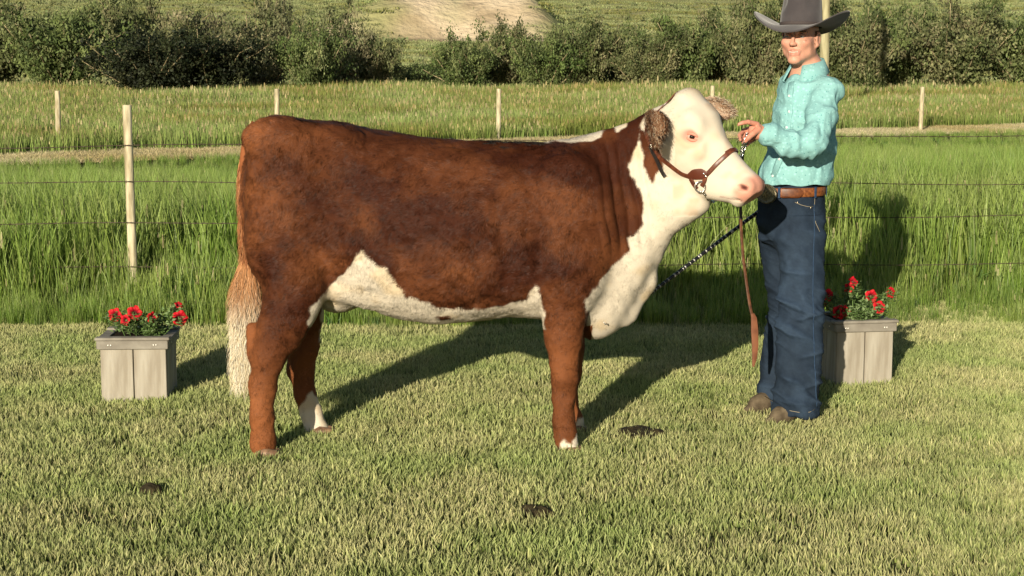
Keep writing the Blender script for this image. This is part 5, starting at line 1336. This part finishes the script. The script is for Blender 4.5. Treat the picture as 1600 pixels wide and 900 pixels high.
def chain(pts, link=.017, rad=.0024, par=None, nm='chain_link', m=None, thg=None):
    pts = np.array(pts, float); seg = np.linalg.norm(np.diff(pts, axis=0), axis=1); cum = np.concatenate([[0], np.cumsum(seg)]); n = max(int(cum[-1] / (link * .78)), 2)
    for i in range(n):
        s0 = cum[-1] * (i + .5) / n; c = np.array([np.interp(s0, cum, pts[:, k]) for k in range(3)]); c2 = np.array([np.interp(min(s0 + .004, cum[-1]), cum, pts[:, k]) for k in range(3)]); t = c2 - c
        if np.linalg.norm(t) < 1e-6: t = pts[-1] - pts[-2]
        t /= np.linalg.norm(t); a = np.cross(t, (0, 1, 0) if i % 2 else (0, .3, 1)); a /= np.linalg.norm(a)
        mb = MB(); V = []; F = []
        for k in range(12):
            th = 2 * math.pi * k / 12; cc = c + t * (link * .5 * math.cos(th)) + a * (link * .30 * math.sin(th)); d1 = t * math.cos(th) + a * math.sin(th); d2 = np.cross(t, a)
            for q in range(5): ph = 2 * math.pi * q / 5; V.append(cc + (d1 * math.cos(ph) + d2 * math.sin(ph)) * rad)
        for k in range(12):
            for q in range(5): F.append((k * 5 + q, ((k + 1) % 12) * 5 + q, ((k + 1) % 12) * 5 + (q + 1) % 5, k * 5 + (q + 1) % 5))
        mb.add(V, F); obj(nm, mb.mesh(nm, parent=thg), m or chrome, par or thg)
ju = [rc_ + np.array([.003, 0, -.016]), P(1101, 303, rc_[1] + .01), P(1106, 311, rc_[1] + .05), P(1113, 316, rc_[1] + .13), P(1124, 310, rc_[1] + .19)]
chain(ju, .016, .0022, thg=halter, nm='chain_link')

lead = thing('halter_lead', 'chain and leather lead hanging from the man hand behind the heifer muzzle', 'lead', tuple(wrl))
hc_ = P(1164.5, 214, 6.865)
chain([P(1124, 310, 6.79), P(1146, 285, 6.84), P(1157, 245, 6.86), hc_ + np.array([.002, .0, -.03]), hc_ + np.array([.006, -.012, .016])], .018, .0026, thg=lead)
chain([hc_ + np.array([.006, -.020, .012]), hc_ + np.array([-.004, -.022, -.018]), hc_ + np.array([-.016, -.006, -.055]), P(1158, 236, 6.87)], .018, .0026, thg=lead)
sp = np.array([hc_ + np.array([.01, .0, -.01]), P(1160, 240, 6.88), P(1158, 280, 6.88), P(1157, 318, 6.88), P(1158, 360, 6.88), P(1161, 400, 6.88), P(1166, 440, 6.88), P(1172, 480, 6.87), P(1176, 496, 6.87)])
tt_ = np.linspace(0, 1, 50); sp = np.stack([np.interp(tt_, np.linspace(0, 1, len(sp)), sp[:, i]) for i in range(3)], 1)
for _ in range(6): sp[1:-1] = (sp[:-2] + sp[1:-1] * 2 + sp[2:]) / 4
cut_ = 22; fn_ = np.tile(np.array([.25, -1, 0.]), (50, 1))
mb = MB(); ribbon(mb, sp[:cut_ + 1], fn_[:cut_ + 1], .012, .006); obj('strap', mb.mesh('strap', parent=lead, sharp=40), dark_l, lead)['label'] = 'black upper strap'
lt = mat('tan_strap', lin(104, 66, 42), .5, .35, c2=lin(70, 42, 27), ns=50)
mb = MB(); ribbon(mb, sp[cut_:], fn_[cut_:], .0115, .005); obj('strap', mb.mesh('strap', parent=lead, sharp=40), lt, lead)['label'] = 'tan lower strap'
pp = np.array([P(1176, 490, 6.868), P(1178, 497, 6.868), P(1179, 515, 6.868), P(1180, 540, 6.866), P(1179, 560, 6.866), P(1177, 573, 6.866)])
mb = MB(); ribbon(mb, pp, np.tile(np.array([.2, -1, 0.]), (6, 1)), [.012, .024, .030, .028, .020, .008], .006); obj('popper', mb.mesh('popper', parent=lead, sharp=40), mat('worn_popper', lin(98, 58, 40), .55, .3, c2=lin(125, 80, 55), ns=20), lead)

stick = thing('show_stick', 'slim black and silver banded show stick slanting from the man down to the heifer brisket', 'show stick', tuple(P(1080, 410, 6.98)))
s0 = P(1228, 298, 7.42); s1 = P(972, 492, 6.80); blk = mat('stick_black', (.012, .012, .013), .35, .5); slv = mat('stick_silver', (.45, .44, .41), .35, .5, metal=.6)
mb = MB(); mb.tube([s0, s0 * .5 + s1 * .5, s1], [.0085, .0078, .0068], 12); obj('shaft', mb.mesh('shaft', parent=stick), blk, stick)
dd = (s1 - s0); LL = np.linalg.norm(dd); dd /= LL; rr_ = np.random.default_rng(4)
for i in range(34):
    t = .14 + i * .0245 + rr_.uniform(-.010, .010); c = s0 + dd * LL * min(t, .97); w__ = rr_.uniform(.003, .009); rad = .0085 - .0017 * t + .0008
    mb = MB(); mb.tube([c - dd * w__ / 2, c + dd * w__ / 2], [rad, rad], 10); obj('silver_band', mb.mesh('silver_band', parent=stick), slv, stick)
hk = [s1, s1 + dd * .05, P(950, 505, 6.60), P(935, 513, 6.52), P(930, 515, 6.50), P(928, 509, 6.50)]
hk = [s1, P(964, 498, 6.76), P(957, 503, 6.70), P(951, 506, 6.63), P(946, 507, 6.58), P(943, 503, 6.575)]
mb = MB(); mb.tube(hk, [.0062, .0036, .0028, .0025, .0023, .0018], 8); obj('hook', mb.mesh('hook', parent=stick), slv, stick)

# ================================================================== PLANTERS AND FLOWERS
board_m = mat('painted_board', lin(166, 160, 147), .75, .2, c2=lin(142, 134, 120), ns=9, stretch=(4, 4, .5), bump=.3, bs=60, bd=.002)
rim_m = mat('grey_rim', lin(146, 141, 130), .7, .25, c2=lin(122, 116, 106), ns=14, bump=.3, bs=50, bd=.003); screw_m = mat('screw_head', (.75, .72, .65), .35, .5, metal=.6)
soil_m = mat('potting_soil', (.03, .022, .015), .95, .05, bump=.8, bs=60, bd=.01)
petal_m = attr_mat('petal', rough=.6, spec=.2, trans=.2); leafp_m = attr_mat('petunia_leaf', rough=.6, spec=.25, trans=.2)
def flower_mesh(seed):
    r = np.random.default_rng(seed); V = []; C = []; nA_ = 30; prof = [(.003, -.034), (.004, -.02), (.008, -.006), (.017, .004), (.027, .007), (.033, .004)]
    for k, (rd, z) in enumerate(prof):
        for i in range(nA_):
            a = 2 * math.pi * i / nA_; lob = 1 + .10 * (k / 5) ** 2 * math.cos(5 * a) ; wz = .005 * (k / 5) ** 2 * math.sin(10 * a + seed) + .004 * (k / 5) ** 2 * math.sin(3 * a + seed * 2)
            V.append((rd * lob * math.cos(a), rd * lob * math.sin(a), z + wz))
            c = np.array([.62, .012, .022]) if k > 3 else np.array([.42, .008, .02]) if k > 2 else np.array([.12, .01, .015]) if k > 1 else np.array([.55, .20, .22])
            C.append(c * (1 - .35 * (abs(math.cos(2.5 * a)) < .2) * (k > 2)))
    F = [(k * nA_ + i, k * nA_ + (i + 1) % nA_, (k + 1) * nA_ + (i + 1) % nA_, (k + 1) * nA_ + i) for k in range(5) for i in range(nA_)]
    me = npmesh('flower', V, F); add_col(me, C); me.materials.append(petal_m)
    return me
FM = [flower_mesh(i) for i in range(4)]
def planter(loc, rz, wd, hgt, nb, lab, plab, flowers, nleaf, seed):
    root = thing('planter', lab, 'planter', loc, rz, None); bw = wd / nb; th = .018
    R2 = lambda a: np.array([[math.cos(a), -math.sin(a), 0], [math.sin(a), math.cos(a), 0], [0, 0, 1]])
    mb = MB(); mb.box((0, 0, 0), (bw - .005, th, hgt - .035), bev=.002, jit=0); bm_ = mb.mesh('board', smooth=False); bm_.materials.append(board_m)
    for side in range(4):
        for i in range(nb):
            o = bpy.data.objects.new('board', bm_); COL.objects.link(o); o.parent = root
            q = R2(side * math.pi / 2) @ np.array([-wd / 2 + bw * (i + .5), -wd / 2 + th / 2 + (.0 if side % 2 == 0 else .0), (hgt - .035) / 2])
            if side % 2: q = R2(side * math.pi / 2) @ np.array([(-wd / 2 + bw * (i + .5)) * .93, -wd / 2 + th / 2, (hgt - .035) / 2]); o.scale = (.93, 1, 1)
            o.location = q; o.rotation_euler = (0, 0, side * math.pi / 2)
    mb = MB(); mb.box((0, 0, (hgt - .04) / 2), (wd - .05, wd - .05, hgt - .07)); o = obj('liner', mb.mesh('liner', smooth=False), mat('liner_dark', (.03, .03, .028), .9, .1), root)
    for side in range(4):
        mb = MB(); mb.box((0, -wd / 2 - .008, hgt - .036), (wd + .020, .012, .040), R2(0), bev=.003); o = obj('apron', mb.mesh('apron', smooth=False), rim_m, root); o.rotation_euler = (0, 0, side * math.pi / 2)
        if side % 2: o.scale = (.955, 1, 1)
        mb = MB(); mb.box((0, -wd / 2 + .006, hgt - .008), (wd + .036, .050, .014), R2(0), bev=.003); o2 = obj('rim', mb.mesh('rim', smooth=False), rim_m, root); o2.rotation_euler = (0, 0, side * math.pi / 2)
        if side % 2: o2.scale = (.80, 1, .97)
        for sx_ in (-.36, -.32, .32, .36) if side == 0 else (-.3, .3):
            mb = MB(); mb.ball((sx_ * wd, -wd / 2 - .0150, hgt - .036), (.0045, .0025, .0045), 8, 5); o3 = obj('screw', mb.mesh('screw'), screw_m, o)
    mb = MB(); mb.box((0, 0, hgt - .03), (wd - .04, wd - .04, .03)); obj('soil', mb.mesh('soil', smooth=False), soil_m, root)
    pl = thing('petunia_plant', plab, 'flowers', (loc[0], loc[1], hgt - .015), rz)
    r = np.random.default_rng(seed); V = []; F = []; C = []; mbs = MB(); cl = [(r.uniform(-.42, .42) * wd, r.uniform(-.42, .42) * wd, r.uniform(.01, .06)) for _ in range(16)]
    for (fx, fy, fz, ax_, ay_, sc) in flowers: cl += [(fx * .8, fy * .8, fz * .7), (fx * .95, fy * .95, fz * .85)]
    for i in range(nleaf):
        c = np.array(cl[r.integers(len(cl))]) + r.normal(0, 1, 3) * np.array([.022, .022, .014]); c[2] = max(c[2], .004)
        L = r.uniform(.014, .026); d = r.normal(0, 1, 3); d[2] = abs(d[2]) * .6 + .15; d /= np.linalg.norm(d); s = np.cross(d, (r.normal(0, .3), r.normal(0, .3), 1)); s /= np.linalg.norm(s); nn_ = np.cross(s, d)
        n0 = len(V); V += [c, c + d * L * .4 + s * L * .33 + nn_ * .002, c + d * L + nn_ * -.003, c + d * L * .4 - s * L * .33 + nn_ * .002, c + d * L * .45 - nn_ * .002]
        F += [(n0, n0 + 1, n0 + 4), (n0 + 1, n0 + 2, n0 + 4), (n0 + 2, n0 + 3, n0 + 4), (n0 + 3, n0, n0 + 4)]
        cc = np.array([(.10, .17, .045), (.15, .24, .08), (.07, .12, .03), (.20, .28, .12)][r.integers(4)]) * r.uniform(.8, 1.2); C += [cc] * 5
    me = npmesh('foliage', V, F, smooth=False); add_col(me, C); o = obj('foliage', me, leafp_m, pl); o['kind'] = 'stuff'
    for i, (fx, fy, fz, ax_, ay_, sc) in enumerate(flowers):
        o = bpy.data.objects.new('flower', FM[i % 4]); COL.objects.link(o); o.parent = pl; o.location = (fx, fy, fz); o.scale = (sc, sc, sc)
        d = Vector((ax_, -1, ay_)).normalized(); o.rotation_euler = d.to_track_quat('Z', 'Y').to_euler()
        mbs.tube([(fx * .6, fy * .6, 0), (fx * .85, fy * .85 + .01, fz * .6), (fx - d.x * .03 * sc, fy - d.y * .03 * sc, fz - d.z * .03 * sc)], [.003, .0025, .002], 5)
    obj('stem', mbs.mesh('stem'), mat('green_stem', (.12, .2, .06), .6, .2), pl)
    return root
# right planter, its near corner at px (1312, 607)
a = G(1305, 607); wdR = .285; rz = math.radians(9)
def corner(a, rz, wd, sgn):   # centre from front corner (sgn -1: left corner, +1: right corner)
    return (a[0] - sgn * (wd / 2 * math.cos(rz)) - wd / 2 * math.sin(rz), a[1] - sgn * (wd / 2 * math.sin(rz)) + wd / 2 * math.cos(rz), 0)
cR = corner(a, rz, wdR, -1); kR = 7.9 / F_PX
def fl(px, py, Y, c, h): 
    q = P(px, py, Y); return q[0] - c[0], q[1] - c[1], q[2] - h
hR = P(1330, 501, a[1] + .0)[2]
FR = []
for (px, py, dy, ax_, az_, sc) in ((1311, 488, -.10, -.15, .15, 1.0), (1319, 487, -.11, .35, .2, .9), (1361, 463, 0, .0, .1, .95), (1373, 481, -.09, .1, .35, 1.0), (1391, 457, .02, .5, .1, .8), (1327, 450, .05, -.9, .3, .75), (1333, 440, .08, .3, .8, .75), (1293, 461, .03, .2, .2, .9), (1286, 470, .10, -.2, .1, .8)):
    x_, y_, z_ = fl(px, py, cR[1] + dy, cR, hR - .015); c_, s__ = math.cos(-rz), math.sin(-rz); FR.append((x_ * c_ - y_ * s__, x_ * s__ + y_ * c_, z_, ax_, az_, sc))
planter(cR, rz, wdR, hR, 2, 'beige board planter box behind the man legs on the right', 'red petunias in the planter behind the man legs', FR, 1700, 5)
a = G(262, 630); wdL = .30; rzl = math.radians(2.5)
cL = corner(a, rzl, wdL, 1); hL_ = P(240, 526, a[1])[2]
FL = []
for (px, py, dy, ax_, az_, sc) in ((210, 489, -.10, .1, .2, 1.0), (237, 496, -.08, .9, .0, .8), (281, 497, -.02, .3, .1, 1.05), (279, 477, .05, .8, 1.4, .6), (180, 492, -.05, -.2, .2, .95), (196, 500, -.12, -.3, .1, .75)):
    x_, y_, z_ = fl(px, py, cL[1] + dy, cL, hL_ - .015); c_, s__ = math.cos(-rzl), math.sin(-rzl); FL.append((x_ * c_ - y_ * s__, x_ * s__ + y_ * c_, z_, ax_, az_, sc))
planter(cL, rzl, wdL, hL_, 2, 'beige board planter box standing behind the heifer at the left', 'red petunias in the left planter behind the heifer', FL, 1500, 9)

# ================================================================== DUNG AND SOIL PATCHES ON THE LAWN
dung_m = mat('dung', (.020, .016, .008), .8, .2, c2=(.055, .042, .018), ns=25, bump=1.0, bs=50, bd=.01)
def pat(px, py, rx, ry, h, lab, nm, cat, seed, m):
    c = G(px, py); ff_ = Field(c - np.array([rx + .04, ry + .04, .03]), c + np.array([rx + .04, ry + .04, h + .05]), .006); r = np.random.default_rng(seed)
    for i in range(16):
        a = r.uniform(0, 6.28); q = r.uniform(0, .7); ff_.ell(c + np.array([rx * q * math.cos(a), ry * q * math.sin(a), h * .25]), (rx * r.uniform(.25, .5), ry * r.uniform(.3, .5), h * r.uniform(.4, .8)), None, .015)
    V, F = ff_.mesh(); V = V + vnormals(V, F) * (fbm(V, .02, seed) * .006)[:, None]; V = V - c
    o = obj(nm, npmesh(nm, V, F), m); o.location = c; tag(o, lab, cat); return o
pat(993, 683, .125, .10, .035, 'wide flat dark brown dung pat on the lawn right of the foreleg', 'dung_pat', 'dung', 3, dung_m)
pat(837, 808, .062, .05, .040, 'small black lump of dung in the grass below the foreleg', 'dung_clump', 'dung', 5, dung_m)
pat(237, 772, .042, .04, .036, 'small black dung clump in the grass at lower left', 'dung_clump', 'dung', 6, dung_m)
